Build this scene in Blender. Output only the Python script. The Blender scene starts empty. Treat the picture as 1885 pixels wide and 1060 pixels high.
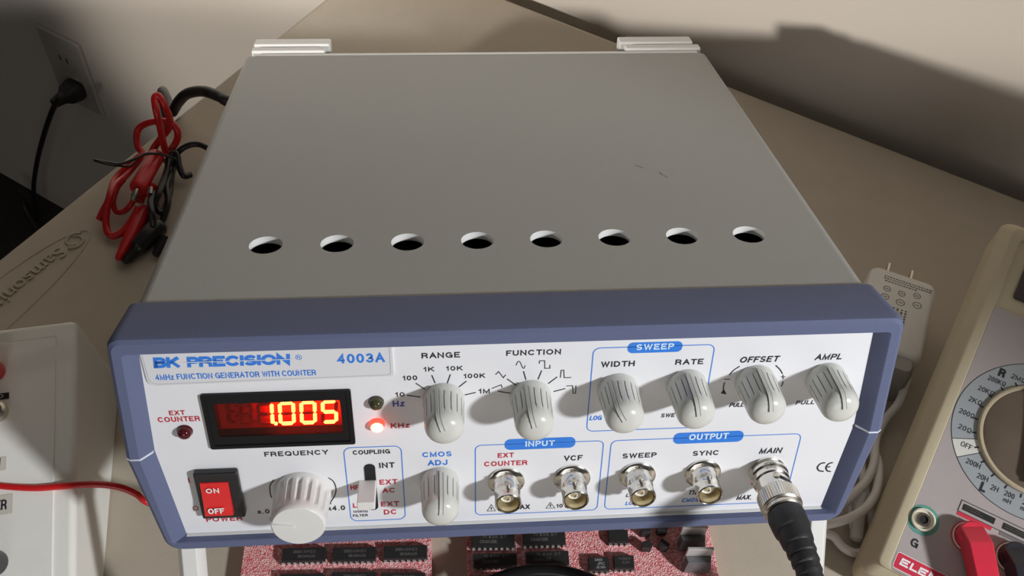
import bpy, bmesh, math, random
from mathutils import Vector, Matrix
random.seed(11)
SC = bpy.context.scene
COL = SC.collection
PI = math.pi
V = Vector

# ------------------------------------------------------------------ camera
CAM_LOC = V((-0.0241, -0.1882, 1.1323))
CAM_ROT = Matrix(((0.9969776746, 0.0255265920, -0.0733751279),
                  (-0.0667835386, 0.7641480893, -0.6415743578),
                  (0.0396922570, 0.6445355620, 0.7635433413)))
FPX = 1750.0
cd = bpy.data.cameras.new('camera')
cam = bpy.data.objects.new('camera', cd)
COL.objects.link(cam)
cam.matrix_world = Matrix.Translation(CAM_LOC) @ CAM_ROT.to_4x4()
cd.sensor_fit = 'HORIZONTAL'
cd.sensor_width = 36.0
cd.lens = FPX / 1885.0 * 36.0
cd.clip_start = 0.01
cd.clip_end = 50
SC.camera = cam

# ------------------------------------------------------------------ light, world, exposure
vs = SC.view_settings
SC.display_settings.display_device = 'sRGB'
vs.view_transform = 'Standard'
vs.look = 'None'
vs.gamma = 1.0
vs.use_curve_mapping = False
vs.exposure = 0.0

w = bpy.data.worlds.new('room_air')
SC.world = w
w.use_nodes = True
bg = w.node_tree.nodes['Background']
bg.inputs[0].default_value = (1.0, 0.93, 0.84, 1)
bg.inputs[1].default_value = 0.026


def cutoff_lamp(name, loc, power, radius, color, plane, f0, f1, low):
    """point lamp with an added cutoff: dims across a plane (normal, from f0 to f1)"""
    l = bpy.data.lights.new(name, 'POINT')
    l.energy = power
    l.shadow_soft_size = radius
    l.color = color
    o = bpy.data.objects.new(name, l)
    COL.objects.link(o)
    o.location = loc
    l.use_nodes = True
    t = l.node_tree
    tc = t.nodes.new('ShaderNodeTexCoord')
    vm = t.nodes.new('ShaderNodeVectorMath')
    vm.operation = 'DOT_PRODUCT'
    vm.inputs[1].default_value = plane
    mr = t.nodes.new('ShaderNodeMapRange')  # fade put into the lamp's own strength; no shade is built
    mr.interpolation_type = 'SMOOTHSTEP'
    mr.inputs['From Min'].default_value = f0
    mr.inputs['From Max'].default_value = f1
    mr.inputs['To Min'].default_value = low
    mr.inputs['To Max'].default_value = 1.0
    t.links.new(tc.outputs['Normal'], vm.inputs[0])
    t.links.new(vm.outputs['Value'], mr.inputs['Value'])
    t.links.new(mr.outputs['Result'], t.nodes['Emission'].inputs['Strength'])
    return o


AZ = math.radians(124.3)
cutoff_lamp('right_lamp', (0.76, -0.68, 1.375), 53.0, 0.045, (0.95, 0.97, 1.0), (-math.sin(AZ), math.cos(AZ), 0), 0.0, 0.06, 0.0)
cutoff_lamp('left_lamp', (-0.54, -0.11, 1.03), 22.0, 0.022, (1.0, 0.94, 0.87), (0, 0.45, 1), -0.145, -0.065, 0.01)
sp = bpy.data.lights.new('wall_fill_spot', 'SPOT')  # added fill spot, brightens the left stretch of wall
sp.energy = 31.0
sp.spot_size = math.radians(29)
sp.spot_blend = 0.9
sp.shadow_soft_size = 0.04
sp.color = (1.0, 0.93, 0.84)
spo = bpy.data.objects.new('wall_fill_spot', sp)
COL.objects.link(spo)
spo.location = (-1.05, -0.35, 0.92)
spo.rotation_euler = (V((-0.225, 0.70, 0.56)) - V((-1.05, -0.35, 0.92))).to_track_quat('-Z', 'Y').to_euler()
def area(name, loc, target, power, size, color):
    l = bpy.data.lights.new(name, 'AREA')
    l.energy = power
    l.size = size
    l.color = color
    o = bpy.data.objects.new(name, l)
    COL.objects.link(o)
    o.location = loc
    o.rotation_euler = (V(target) - V(loc)).to_track_quat('-Z', 'Y').to_euler()


area('overhead_fill', (-0.2, -0.7, 2.3), (0, 0, 0.8), 0.45, 1.0, (1.0, 0.95, 0.88))  # added overhead fill for ambient light, not a known fixture
area('front_fill', (-0.15, -1.7, 1.05), (0, 0, 0.8), 4.0, 0.8, (1.0, 0.97, 0.95))  # added fill from the front, lifts the shadows on the panel


# ------------------------------------------------------------------ helpers
def ray(u, v):
    return CAM_ROT @ V(((u - 942.5) / FPX, -(v - 530.0) / FPX, -1.0))


def at(u, v, z=0.72):
    """point at height z seen at photo pixel (u, v)"""
    d = ray(u, v)
    return CAM_LOC + d * ((z - CAM_LOC.z) / d.z)


def onp(u, v, p, n):
    d = ray(u, v)
    return CAM_LOC + d * ((V(p) - CAM_LOC).dot(n) / d.dot(n))


def mat(name, col, rough=0.5, metal=0.0, var=0.0, vscale=300.0, bump=0.0, bscale=900.0, bdist=0.0003,
        emit=None, estr=0.0, coat=0.0, spec=0.5, detail=3.0):
    m = bpy.data.materials.new(name)
    m.use_nodes = True
    nt = m.node_tree
    b = nt.nodes['Principled BSDF']
    b.inputs['Base Color'].default_value = (*col, 1)
    b.inputs['Roughness'].default_value = rough
    b.inputs['Metallic'].default_value = metal
    b.inputs['Coat Weight'].default_value = coat
    b.inputs['Specular IOR Level'].default_value = spec
    if emit:
        b.inputs['Emission Color'].default_value = (*emit, 1)
        b.inputs['Emission Strength'].default_value = estr
    tc = nt.nodes.new('ShaderNodeTexCoord')
    if var > 0:
        n = nt.nodes.new('ShaderNodeTexNoise')
        n.inputs['Scale'].default_value = vscale
        n.inputs['Detail'].default_value = detail
        nt.links.new(tc.outputs['Object'], n.inputs['Vector'])
        mx = nt.nodes.new('ShaderNodeMix')
        mx.data_type = 'RGBA'
        mx.inputs['A'].default_value = (*[c * (1 - var) for c in col], 1)
        mx.inputs['B'].default_value = (*[min(1, c * (1 + var)) for c in col], 1)
        nt.links.new(n.outputs['Fac'], mx.inputs['Factor'])
        nt.links.new(mx.outputs['Result'], b.inputs['Base Color'])
    if bump > 0:
        n2 = nt.nodes.new('ShaderNodeTexNoise')
        n2.inputs['Scale'].default_value = bscale
        n2.inputs['Detail'].default_value = 2.0
        nt.links.new(tc.outputs['Object'], n2.inputs['Vector'])
        bp = nt.nodes.new('ShaderNodeBump')
        bp.inputs['Strength'].default_value = bump
        bp.inputs['Distance'].default_value = bdist
        nt.links.new(n2.outputs['Fac'], bp.inputs['Height'])
        nt.links.new(bp.outputs['Normal'], b.inputs['Normal'])
    return m


def spl(pts, n=8, closed=False):
    """Catmull-Rom through the points"""
    P = [V(p) for p in pts]
    k = len(P)
    out = []
    rng = range(k) if closed else range(k - 1)
    for i in rng:
        if closed:
            a, b, c, d = P[(i - 1) % k], P[i], P[(i + 1) % k], P[(i + 2) % k]
        else:
            b, c = P[i], P[i + 1]
            a = P[i - 1] if i > 0 else b * 2 - c
            d = P[i + 2] if i + 2 < k else c * 2 - b
        for j in range(n):
            t = j / n
            out.append(0.5 * ((2 * b) + (c - a) * t + (2 * a - 5 * b + 4 * c - d) * t * t + (3 * b - a - 3 * c + d) * t ** 3))
    if not closed:
        out.append(P[-1])
    return out


def rrect(x0, x1, y0, y1, r, n=5):
    out = []
    for cx, cy, a0 in ((x1 - r, y1 - r, 0), (x0 + r, y1 - r, 90), (x0 + r, y0 + r, 180), (x1 - r, y0 + r, 270)):
        for i in range(n + 1):
            a = math.radians(a0 + 90 * i / n)
            out.append((cx + r * math.cos(a), cy + r * math.sin(a)))
    return out


def rpoly(pts, rad, n=6):
    """round the corners of a 2D polygon; rad per corner"""
    out = []
    k = len(pts)
    for i in range(k):
        p = V(pts[i]); a = V(pts[i - 1]) - p; b = V(pts[(i + 1) % k]) - p
        la_, lb_ = a.length, b.length
        a.normalize(); b.normalize()
        ang = a.angle(b)
        r = rad[i] if isinstance(rad, (list, tuple)) else rad
        d = min(r / math.tan(ang / 2), la_ * .49, lb_ * .49)
        p0 = p + a * d; p1 = p + b * d
        for j in range(n + 1):
            t = j / n
            out.append(tuple((p0 * (1 - t) ** 2 + p * (2 * t * (1 - t)) + p1 * t * t)))
    return out


def _arc(cx, cy, rx, ry, a0, a1, n=10):
    return [(cx + rx * math.cos(math.radians(a0 + (a1 - a0) * i / n)), cy + ry * math.sin(math.radians(a0 + (a1 - a0) * i / n))) for i in range(n + 1)]


# plain grotesque capitals as centre lines: advance width and strokes, cap height 1
FONT = {
    'A': (.72, [[(.0, 0), (.36, 1), (.72, 0)], [(.13, .36), (.59, .36)]]),
    'B': (.64, [[(0, 0), (0, 1), (.36, 1)] + _arc(.36, .76, .24, .24, 90, -90, 8) + [(0, .52)], [(0, .52), (.38, .52)] + _arc(.38, .26, .26, .26, 90, -90, 8) + [(0, 0), (0, .2)]]),
    'C': (.70, [_arc(.37, .5, .37, .5, 38, 322, 20)]),
    'D': (.66, [[(0, 0), (0, 1), (.26, 1)] + _arc(.26, .5, .40, .5, 90, -90, 14) + [(0, 0), (0, .1)]]),
    'E': (.56, [[(.56, 1), (0, 1), (0, 0), (.58, 0)], [(0, .52), (.52, .52)]]),
    'F': (.54, [[(.54, 1), (0, 1), (0, 0)], [(0, .51), (.47, .51)]]),
    'G': (.74, [_arc(.37, .5, .37, .5, 40, 340, 20) + [(.73, .46), (.40, .46)], [(.73, .46), (.73, 0)]]),
    'H': (.64, [[(0, 0), (0, 1)], [(.64, 0), (.64, 1)], [(0, .52), (.64, .52)]]),
    'I': (.0001, [[(0, 0), (0, 1)]]),
    'J': (.48, [[(.48, 1), (.48, .26)] + _arc(.24, .26, .24, .26, 0, -180, 10) + [(0, .34)]]),
    'K': (.66, [[(0, 0), (0, 1)], [(.62, 1), (.02, .38)], [(.22, .58), (.66, 0)]]),
    'L': (.50, [[(0, 1), (0, 0), (.50, 0)]]),
    'M': (.76, [[(0, 0), (0, 1), (.38, .06), (.76, 1), (.76, 0)]]),
    'N': (.64, [[(0, 0), (0, 1), (.64, 0), (.64, 1)]]),
    'O': (.76, [_arc(.38, .5, .38, .5, 0, 360, 28)]),
    'P': (.58, [[(0, 0), (0, 1), (.32, 1)] + _arc(.32, .73, .26, .27, 90, -90, 8) + [(0, .46)]]),
    'Q': (.76, [_arc(.38, .5, .38, .5, 0, 360, 28), [(.46, .26), (.76, -.06)]]),
    'R': (.64, [[(0, 0), (0, 1), (.36, 1)] + _arc(.36, .74, .26, .26, 90, -90, 8) + [(0, .48)], [(.34, .48), (.52, .40), (.60, .24), (.62, 0)]]),
    'S': (.60, [_arc(.30, .74, .28, .26, 25, 255, 12) + [(.42, .46)] + _arc(.30, .25, .30, .25, 55, -155, 12)]),
    'T': (.62, [[(0, 1), (.62, 1)], [(.31, 1), (.31, 0)]]),
    'U': (.62, [[(0, 1), (0, .32)] + _arc(.31, .32, .31, .32, 180, 360, 12) + [(.62, 1)]]),
    'V': (.66, [[(0, 1), (.33, 0), (.66, 1)]]),
    'W': (.96, [[(0, 1), (.24, 0), (.48, .94), (.72, 0), (.96, 1)]]),
    'X': (.64, [[(0, 0), (.62, 1)], [(.02, 1), (.64, 0)]]),
    'Y': (.66, [[(0, 1), (.33, .46), (.66, 1)], [(.33, .46), (.33, 0)]]),
    'Z': (.60, [[(.02, 1), (.58, 1), (0, 0), (.60, 0)]]),
    '0': (.54, [_arc(.27, .5, .27, .5, 0, 360, 24)]),
    '1': (.28, [[(0, .74), (.16, .80), (.26, 1), (.26, 0)]]),
    '2': (.54, [_arc(.27, .72, .26, .28, 165, -30, 10) + [(.0, .0), (.54, 0)]]),
    '3': (.54, [_arc(.26, .75, .24, .25, 160, -80, 10) + _arc(.27, .27, .27, .27, 80, -165, 12)]),
    '4': (.56, [[(.42, 0), (.42, 1), (0, .28), (.58, .28)]]),
    '5': (.54, [[(.50, 1), (.10, 1), (.04, .50)] + _arc(.27, .31, .27, .31, 130, -160, 12)]),
    '6': (.54, [_arc(.27, .30, .27, .30, 0, 360, 18), _arc(.31, .5, .31, .5, 60, 180, 8)]),
    '7': (.52, [[(0, 1), (.52, 1), (.20, 0)]]),
    '9': (.54, [_arc(.27, .70, .27, .30, 0, 360, 18), _arc(.23, .5, .31, .5, 0, -120, 8)]),
    '8': (.54, [_arc(.27, .76, .23, .24, 0, 360, 18), _arc(.27, .26, .27, .26, 0, 360, 18)]),
    '.': (.10, [[(.05, 0), (.05, .02)]]),
    'z': (.42, [[(.02, .70), (.40, .70), (0, 0), (.42, 0)]]),
    'x': (.46, [[(0, 0), (.44, .70)], [(.02, .70), (.46, 0)]]),
    'm': (.80, [[(0, 0), (0, .70)], [(0, .48)] + _arc(.20, .48, .20, .22, 180, 0, 8) + [(.40, 0)], [(.40, .48)] + _arc(.60, .48, .20, .22, 180, 0, 8) + [(.80, 0)]]),
    'Ω': (.74, [[(.04, 0), (.26, 0), (.26, .14)] + _arc(.37, .58, .33, .42, 248, -68, 18) + [(.48, .14), (.48, 0), (.70, 0)]]),
}



_txt = {}


def glyphs(s, offset=0.0):
    key = (s, offset)
    if key not in _txt:
        c = bpy.data.curves.new('lettering', 'FONT')
        c.body = s
        c.size = 1.0
        c.offset = offset
        c.resolution_u = 4
        c.fill_mode = 'FRONT'
        o = bpy.data.objects.new('lettering', c)
        me = bpy.data.meshes.new_from_object(o)
        vsx = [tuple(v.co) for v in me.vertices]
        fs = [tuple(p.vertices) for p in me.polygons]
        bpy.data.objects.remove(o)
        bpy.data.meshes.remove(me)
        bpy.data.curves.remove(c)
        _txt[key] = (vsx, fs)
    return _txt[key]


CAPH = None


class MB:
    def __init__(self):
        self.bm = bmesh.new()

    def v(self, p, M=None):
        p = V(p)
        return self.bm.verts.new(M @ p if M else p)

    def f(self, vs_, m=0):
        try:
            fc = self.bm.faces.new(vs_)
            fc.material_index = m
            return fc
        except ValueError:
            return None

    def box(self, x0, x1, y0, y1, z0, z1, m=0, M=None):
        q = [self.v((x, y, z), M) for z in (z0, z1) for y in (y0, y1) for x in (x0, x1)]
        for i in ((0, 2, 3, 1), (4, 5, 7, 6), (0, 1, 5, 4), (2, 6, 7, 3), (0, 4, 6, 2), (1, 3, 7, 5)):
            self.f([q[j] for j in i], m)
        return self

    def loft(self, loops, m=0, closed=True, cap0=True, cap1=True, M=None):
        R = [[self.v(p, M) for p in l] for l in loops]
        n = len(R[0])
        for a, b in zip(R[:-1], R[1:]):
            for i in range(n if closed else n - 1):
                j = (i + 1) % n
                self.f((a[i], a[j], b[j], b[i]), m)
        if cap0:
            self.f(R[0][::-1], m)
        if cap1:
            self.f(R[-1], m)
        return R

    def prism(self, poly, z0, z1, m=0, M=None):
        self.loft([[(x, y, z0) for x, y in poly], [(x, y, z1) for x, y in poly]], m, M=M)
        return self

    def lathe(self, prof, M=None, seg=32, m=0, rfun=None, caps=True, angs=None):
        rings = []
        if angs:
            seg = len(angs)
        for r, h in prof:
            if r < 1e-7:
                rings.append([self.v((0, 0, h), M)])
            else:
                rg = []
                for i in range(seg):
                    a = angs[i] if angs else 2 * PI * i / seg
                    rr = r if rfun is None else rfun(r, h, i)
                    rg.append(self.v((rr * math.cos(a), rr * math.sin(a), h), M))
                rings.append(rg)
        for a, b in zip(rings[:-1], rings[1:]):
            for i in range(seg):
                j = (i + 1) % seg
                if len(a) == 1 and len(b) == 1:
                    continue
                if len(a) == 1:
                    self.f((a[0], b[i], b[j]), m)
                elif len(b) == 1:
                    self.f((a[i], a[j], b[0]), m)
                else:
                    self.f((a[i], a[j], b[j], b[i]), m)
        if caps and len(rings[0]) > 1:
            self.f(rings[0][::-1], m)
        if caps and len(rings[-1]) > 1:
            self.f(rings[-1], m)
        return self

    def tube(self, path, r, seg=10, m=0, closed=False, M=None):
        P = [V(p) for p in path]
        n = len(P)
        T = []
        for i in range(n):
            if closed:
                t = P[(i + 1) % n] - P[i - 1]
            else:
                t = P[min(i + 1, n - 1)] - P[max(i - 1, 0)]
            T.append(t.normalized())
        up = V((0, 0, 1)) if abs(T[0].z) < .9 else V((1, 0, 0))
        N = (up - T[0] * up.dot(T[0])).normalized()
        loops = []
        for i in range(n):
            N = (N - T[i] * N.dot(T[i])).normalized()
            B = T[i].cross(N)
            rr = r[i] if isinstance(r, (list, tuple)) else r
            loops.append([P[i] + (N * math.cos(2 * PI * k / seg) + B * math.sin(2 * PI * k / seg)) * rr for k in range(seg)])
        if closed:
            loops.append(loops[0])
        self.loft(loops, m, cap0=not closed, cap1=not closed, M=M)
        return self

    def flat(self, pts, m=0, M=None, h=0.0):
        self.f([self.v((p[0], p[1], h), M) for p in pts], m)
        return self

    def stroke(self, pts, wd, m=0, M=None, closed=False, h=0.0):
        P = []
        for p in pts:
            p = V((p[0], p[1]))
            if not P or (p - P[-1]).length > 1e-6 * (1 + abs(wd) * 100):
                P.append(p)
        n = len(P)
        L, R = [], []
        for i in range(n):
            if closed:
                d0 = (P[i] - P[i - 1]).normalized(); d1 = (P[(i + 1) % n] - P[i]).normalized()
            else:
                d1 = (P[min(i + 1, n - 1)] - P[min(i, n - 2)]).normalized()
                d0 = (P[max(i, 1)] - P[max(i - 1, 0)]).normalized()
            nn = V((-(d0.y + d1.y), d0.x + d1.x))
            if nn.length < 1e-6:
                nn = V((-d1.y, d1.x))
            nn.normalize()
            k = max(.42, nn.dot(V((-d1.y, d1.x))))
            off = nn * (wd / 2 / k)
            L.append(self.v((*(P[i] + off), h), M)); R.append(self.v((*(P[i] - off), h), M))
        for i in range(n if closed else n - 1):
            j = (i + 1) % n
            self.f((R[i], R[j], L[j], L[i]), m)
        return self

    def text(self, s, x0, x1, y, cap, m=0, M=None, shear=0.0, wt=.17, h=0.0, gap=.19):
        """lettering drawn as strokes, fitted between x0 and x1"""
        tw = wt
        pos, x = [], 0.0
        for ch in s:
            if ch == ' ':
                x += .42
                continue
            wd, st = FONT[ch]
            pos.append((x, wd, st))
            x += wd + tw + gap - (.06 if ch in 'LTPFAV' else 0)
        total = pos[-1][0] + pos[-1][1]
        t = tw * cap
        avail = (x1 - x0) - t - shear * cap * .8
        sx = avail / max(total, .02) if total > .02 else 1.0
        ky = (cap - t) 
        k = 0
        for px, wd, st in pos:
            for pl in st:
                q = []
                for a, b in pl:
                    yy = t / 2 + b * ky
                    q.append((x0 + t / 2 + (px + a) * sx + shear * yy, y + yy))
                if len(q) > 2 and (q[0][0] - q[-1][0]) ** 2 + (q[0][1] - q[-1][1]) ** 2 < 1e-14:
                    self.stroke(q[:-1], t, m, M, True, h)
                else:
                    # square ends
                    d0 = (V(q[0]) - V(q[1])).normalized() * (t / 2); d1 = (V(q[-1]) - V(q[-2])).normalized() * (t / 2)
                    if len(pl) > 6 or wd < .2 or True:
                        q[0] = tuple(V(q[0]) + d0 * (.95 if pl[0][1] in (0, 1) else .3)); q[-1] = tuple(V(q[-1]) + d1 * (.95 if pl[-1][1] in (0, 1) else .3))
                    self.stroke(q, t, m, M, False, h)
        return self

    def solid_text(self, s, x0, x1, y, cap, m=0, M=None):
        global CAPH
        if CAPH is None:
            CAPH = max(p[1] for p in glyphs('H')[0])
        vsx, fs = glyphs(s, 0.0)
        mn = min(p[0] for p in vsx); mx_ = max(p[0] for p in vsx)
        sx = (x1 - x0) / (mx_ - mn)
        sy = cap / CAPH
        q = [self.v((x0 + (px - mn) * sx, y + py * sy, 0), M) for px, py, _ in vsx]
        for fc in fs:
            self.f([q[i] for i in fc], m)
        return self

    def build(self, name, mats, parent=None, bevel=0.0, smooth=38, loc=None, segs=2, recalc=True):
        bm = self.bm
        if recalc:
            bmesh.ops.recalc_face_normals(bm, faces=bm.faces)
        me = bpy.data.meshes.new(name)
        bm.to_mesh(me)
        bm.free()
        for mm in (mats if isinstance(mats, (list, tuple)) else [mats]):
            me.materials.append(mm)
        me.shade_smooth()
        me.set_sharp_from_angle(angle=math.radians(smooth))
        o = bpy.data.objects.new(name, me)
        COL.objects.link(o)
        if parent:
            o.parent = parent
        if loc is not None:
            o.location = loc
        if bevel > 0:
            b = o.modifiers.new('edge_round', 'BEVEL')
            b.width = bevel
            b.segments = segs
            b.limit_method = 'ANGLE'
            b.angle_limit = math.radians(35)
            b.harden_normals = True
        return o


def tag(o, label, cat=None, group=None, kind=None):
    if label:
        o['label'] = label
    if cat:
        o['category'] = cat
    if group:
        o['group'] = group
    if kind:
        o['kind'] = kind
    return o


def thing(name, label, cat, M=None, loc=None, group=None):
    o = bpy.data.objects.new(name, None)
    COL.objects.link(o)
    o.empty_display_size = 0.02
    if M is not None:
        o.matrix_world = M
    if loc is not None:
        o.location = loc
    return tag(o, label, cat, group)


def kids(o):
    return [c for c in COL.objects if c.parent == o]


def copy_tree(o, parent=None):
    ch = [c for c in COL.objects if c.parent == o]
    c = o.copy()
    COL.objects.link(c)
    if parent is not None:
        c.parent = parent
    for k in ch:
        copy_tree(k, c)
    return c


def frame(x, y, z, o):
    x, y, z, o = V(x), V(y), V(z), V(o)
    return Matrix(((x.x, y.x, z.x, o.x), (x.y, y.y, z.y, o.y), (x.z, y.z, z.z, o.z), (0, 0, 0, 1)))


# ------------------------------------------------------------------ materials
M_table = mat('table_vinyl', (0.47, 0.415, 0.335), .62, var=.06, vscale=60, bump=.5, bscale=1400, bdist=.0002, spec=.3)
M_tedge = mat('table_edge', (0.42, 0.37, 0.29), .5, var=.05)
M_wall = mat('wall_paint', (0.74, 0.68, 0.61), .8, var=.03, vscale=8, bump=.3, bscale=260, bdist=.0006)
M_floor = mat('dark_carpet', (0.035, 0.030, 0.028), .95, var=.5, vscale=220, bump=1, bscale=500, bdist=.004)
M_cover = mat('grey_case_paint', (0.30, 0.302, 0.288), .5, var=.02, vscale=500, bump=.25, bscale=2500, bdist=.0001)
M_trim = mat('light_grey_plastic', (0.70, 0.70, 0.68), .45, var=.02)
M_leg = mat('pale_leg_plastic', (0.70, 0.69, 0.66), .45, var=.02)
M_scuff = mat('dark_scuff', (0.10, 0.10, 0.095), .7, var=.3)
M_bezel = mat('blue_grey_bezel', (0.112, 0.130, 0.220), .62, var=.05, vscale=900, bump=.2, bscale=3000, bdist=.0001, spec=.22)
M_seam = mat('worn_seam', (0.62, 0.65, 0.72), .5, var=.1)
M_panel = mat('white_panel', (0.76, 0.76, 0.78), .42, var=.012, vscale=200)
M_rim = mat('pale_grey_rim', (0.46, 0.47, 0.50), .5, var=.03)
M_blue = mat('blue_print', (0.032, 0.20, 0.70), .45, var=.05)
M_black = mat('black_print', (0.022, 0.021, 0.026), .5, var=.1)
M_red = mat('red_print', (0.50, 0.03, 0.05), .45, var=.05)
M_violet = mat('violet_print', (0.06, 0.075, 0.42), .45, var=.05)
M_pale = mat('pale_blue_print', (0.62, 0.78, 0.95), .45, var=.03)
PRINT = [M_panel, M_rim, M_blue, M_black, M_red, M_violet, M_pale]
PIX = {'B': 2, 'K': 3, 'R': 4, 'V': 5, 'W': 6}
M_plate = mat('name_plate_white', (0.68, 0.68, 0.70), .4, var=.012)
M_knob = mat('ivory_grey_knob', (0.60, 0.60, 0.55), .22, var=.02, spec=.5)
M_groove = mat('knob_groove_grey', (0.24, 0.24, 0.22), .5, var=.05)
M_fknob = mat('pale_knob', (0.70, 0.69, 0.66), .35, var=.015)
M_blk = mat('black_plastic', (0.016, 0.016, 0.017), .38, var=.2)
M_blkg = mat('black_gloss', (0.010, 0.010, 0.011), .22, var=.1, spec=.22)
M_rub = mat('black_rubber', (0.018, 0.018, 0.020), .55, var=.2, bump=.3, bscale=1500)
M_rocker = mat('red_rocker', (0.72, 0.022, 0.022), .35, var=.04)
M_white = mat('white_print', (0.85, 0.85, 0.85), .5, var=.02)
M_nick = mat('nickel', (0.72, 0.69, 0.63), .16, 1.0, var=.05)
M_nickd = mat('worn_nickel', (0.62, 0.57, 0.49), .27, 1.0, var=.08, vscale=600)
M_gold = mat('brass_lining', (0.72, 0.62, 0.40), .32, .7, var=.06)
M_ptfe = mat('white_dielectric', (0.80, 0.78, 0.72), .4, var=.02)
M_slot = mat('slot_black', (0.006, 0.006, 0.007), .6, var=.1)
M_wine = mat('display_backing', (0.14, 0.003, 0.005), .5, var=.15, vscale=900)
M_off = mat('unlit_segment', (0.13, 0.006, 0.008), .5, var=.1)
M_lit = mat('lit_segment', (0.9, 0.2, 0.05), .5, var=.02, emit=(1.0, 0.10, 0.02), estr=50.0)
M_ledon = mat('lit_red_led', (0.6, 0.05, 0.03), .25, var=.02, emit=(1.0, 0.05, 0.03), estr=2.2)
M_ledhot = mat('led_hot_core', (0.9, 0.4, 0.2), .25, var=.02, emit=(1.0, 0.14, 0.06), estr=14.0)
M_ledred = mat('dark_red_led', (0.07, 0.006, 0.010), .08, var=.1)
M_ledgrn = mat('dark_olive_led', (0.055, 0.050, 0.022), .08, var=.1)
M_leadr = mat('red_lead', (0.55, 0.012, 0.015), .28, var=.06)
M_leadb = mat('black_lead', (0.013, 0.013, 0.014), .3, var=.2)
M_cord = mat('black_cord', (0.020, 0.018, 0.017), .45, var=.2)
M_beige = mat('beige_case', (0.52, 0.45, 0.31), .5, var=.03, bump=.3, bscale=2000, bdist=.0001)
M_face = mat('greyish_face', (0.40, 0.355, 0.345), .45, var=.03)
M_arc = mat('blue_grey_arc', (0.33, 0.355, 0.37), .45, var=.03)
M_offw = mat('pale_off_sector', (0.66, 0.66, 0.60), .45, var=.02)
M_dial = mat('brown_dial', (0.15, 0.115, 0.085), .3, var=.25, vscale=60)
M_dialr = mat('tan_dial_rim', (0.50, 0.42, 0.29), .4, var=.05)
M_tagr = mat('red_label', (0.60, 0.035, 0.07), .4, var=.05)
M_teal = mat('teal_ring', (0.11, 0.32, 0.26), .45, var=.05)
M_cream = mat('cream_plastic', (0.72, 0.67, 0.55), .35, var=.03)
M_lcd = mat('dark_display_glass', (0.03, 0.022, 0.024), .15, var=.1)
M_plugr = mat('red_plug', (0.72, 0.03, 0.065), .38, var=.04)
M_plugk = mat('blue_black_plug', (0.022, 0.022, 0.030), .4, var=.1)
M_wht = mat('white_plastic', (0.74, 0.72, 0.69), .4, var=.02)
M_usb = mat('white_cable', (0.76, 0.73, 0.70), .45, var=.03)
M_usbg = mat('charger_grey_end', (0.30, 0.29, 0.27), .5, var=.05)
M_tiny = mat('grey_print', (0.16, 0.15, 0.145), .6, var=.1)
M_boxw = mat('box_off_white', (0.82, 0.81, 0.74), .5, var=.02, bump=.2, bscale=2200, bdist=.0001)
M_boxp = mat('box_plate', (0.81, 0.795, 0.74), .5, var=.02)
M_lab = mat('tape_label', (0.60, 0.57, 0.50), .5, var=.03)
M_chip = mat('chip_epoxy', (0.022, 0.022, 0.022), .5, var=.2, vscale=900)
M_mark = mat('chip_marking', (0.17, 0.16, 0.15), .6, var=.2)
M_markb = mat('bright_marking', (0.40, 0.40, 0.40), .6, var=.1)
M_pin = mat('tin_pin', (0.80, 0.78, 0.75), .35, .35, var=.05)
M_tab = mat('tab_metal', (0.66, 0.65, 0.63), .4, .4, var=.1)
M_reg = mat('regulator_epoxy', (0.13, 0.13, 0.135), .32, var=.15)
M_plt = mat('wall_plate', (0.55, 0.51, 0.46), .5, var=.03)


def foam_mat():
    m = mat('pink_foam', (0.62, 0.13, 0.15), .75)
    nt = m.node_tree
    b = nt.nodes['Principled BSDF']
    tc = nt.nodes.new('ShaderNodeTexCoord')
    vo = nt.nodes.new('ShaderNodeTexVoronoi')
    vo.inputs['Scale'].default_value = 1500
    ns = nt.nodes.new('ShaderNodeTexNoise')
    ns.inputs['Scale'].default_value = 900
    ns.inputs['Detail'].default_value = 4
    cr = nt.nodes.new('ShaderNodeValToRGB')
    e = cr.color_ramp.elements
    e[0].position = .32; e[0].color = (0.80, 0.13, 0.15, 1)
    e[1].position = .66; e[1].color = (1.0, 0.62, 0.60, 1)
    bp = nt.nodes.new('ShaderNodeBump')
    bp.inputs['Strength'].default_value = .9
    bp.inputs['Distance'].default_value = .0006
    nt.links.new(tc.outputs['Object'], vo.inputs['Vector'])
    nt.links.new(tc.outputs['Object'], ns.inputs['Vector'])
    nt.links.new(ns.outputs['Fac'], cr.inputs['Fac'])
    nt.links.new(cr.outputs['Color'], b.inputs['Base Color'])
    nt.links.new(vo.outputs['Distance'], bp.inputs['Height'])
    nt.links.new(bp.outputs['Normal'], b.inputs['Normal'])
    return m


M_foam = foam_mat()


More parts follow.
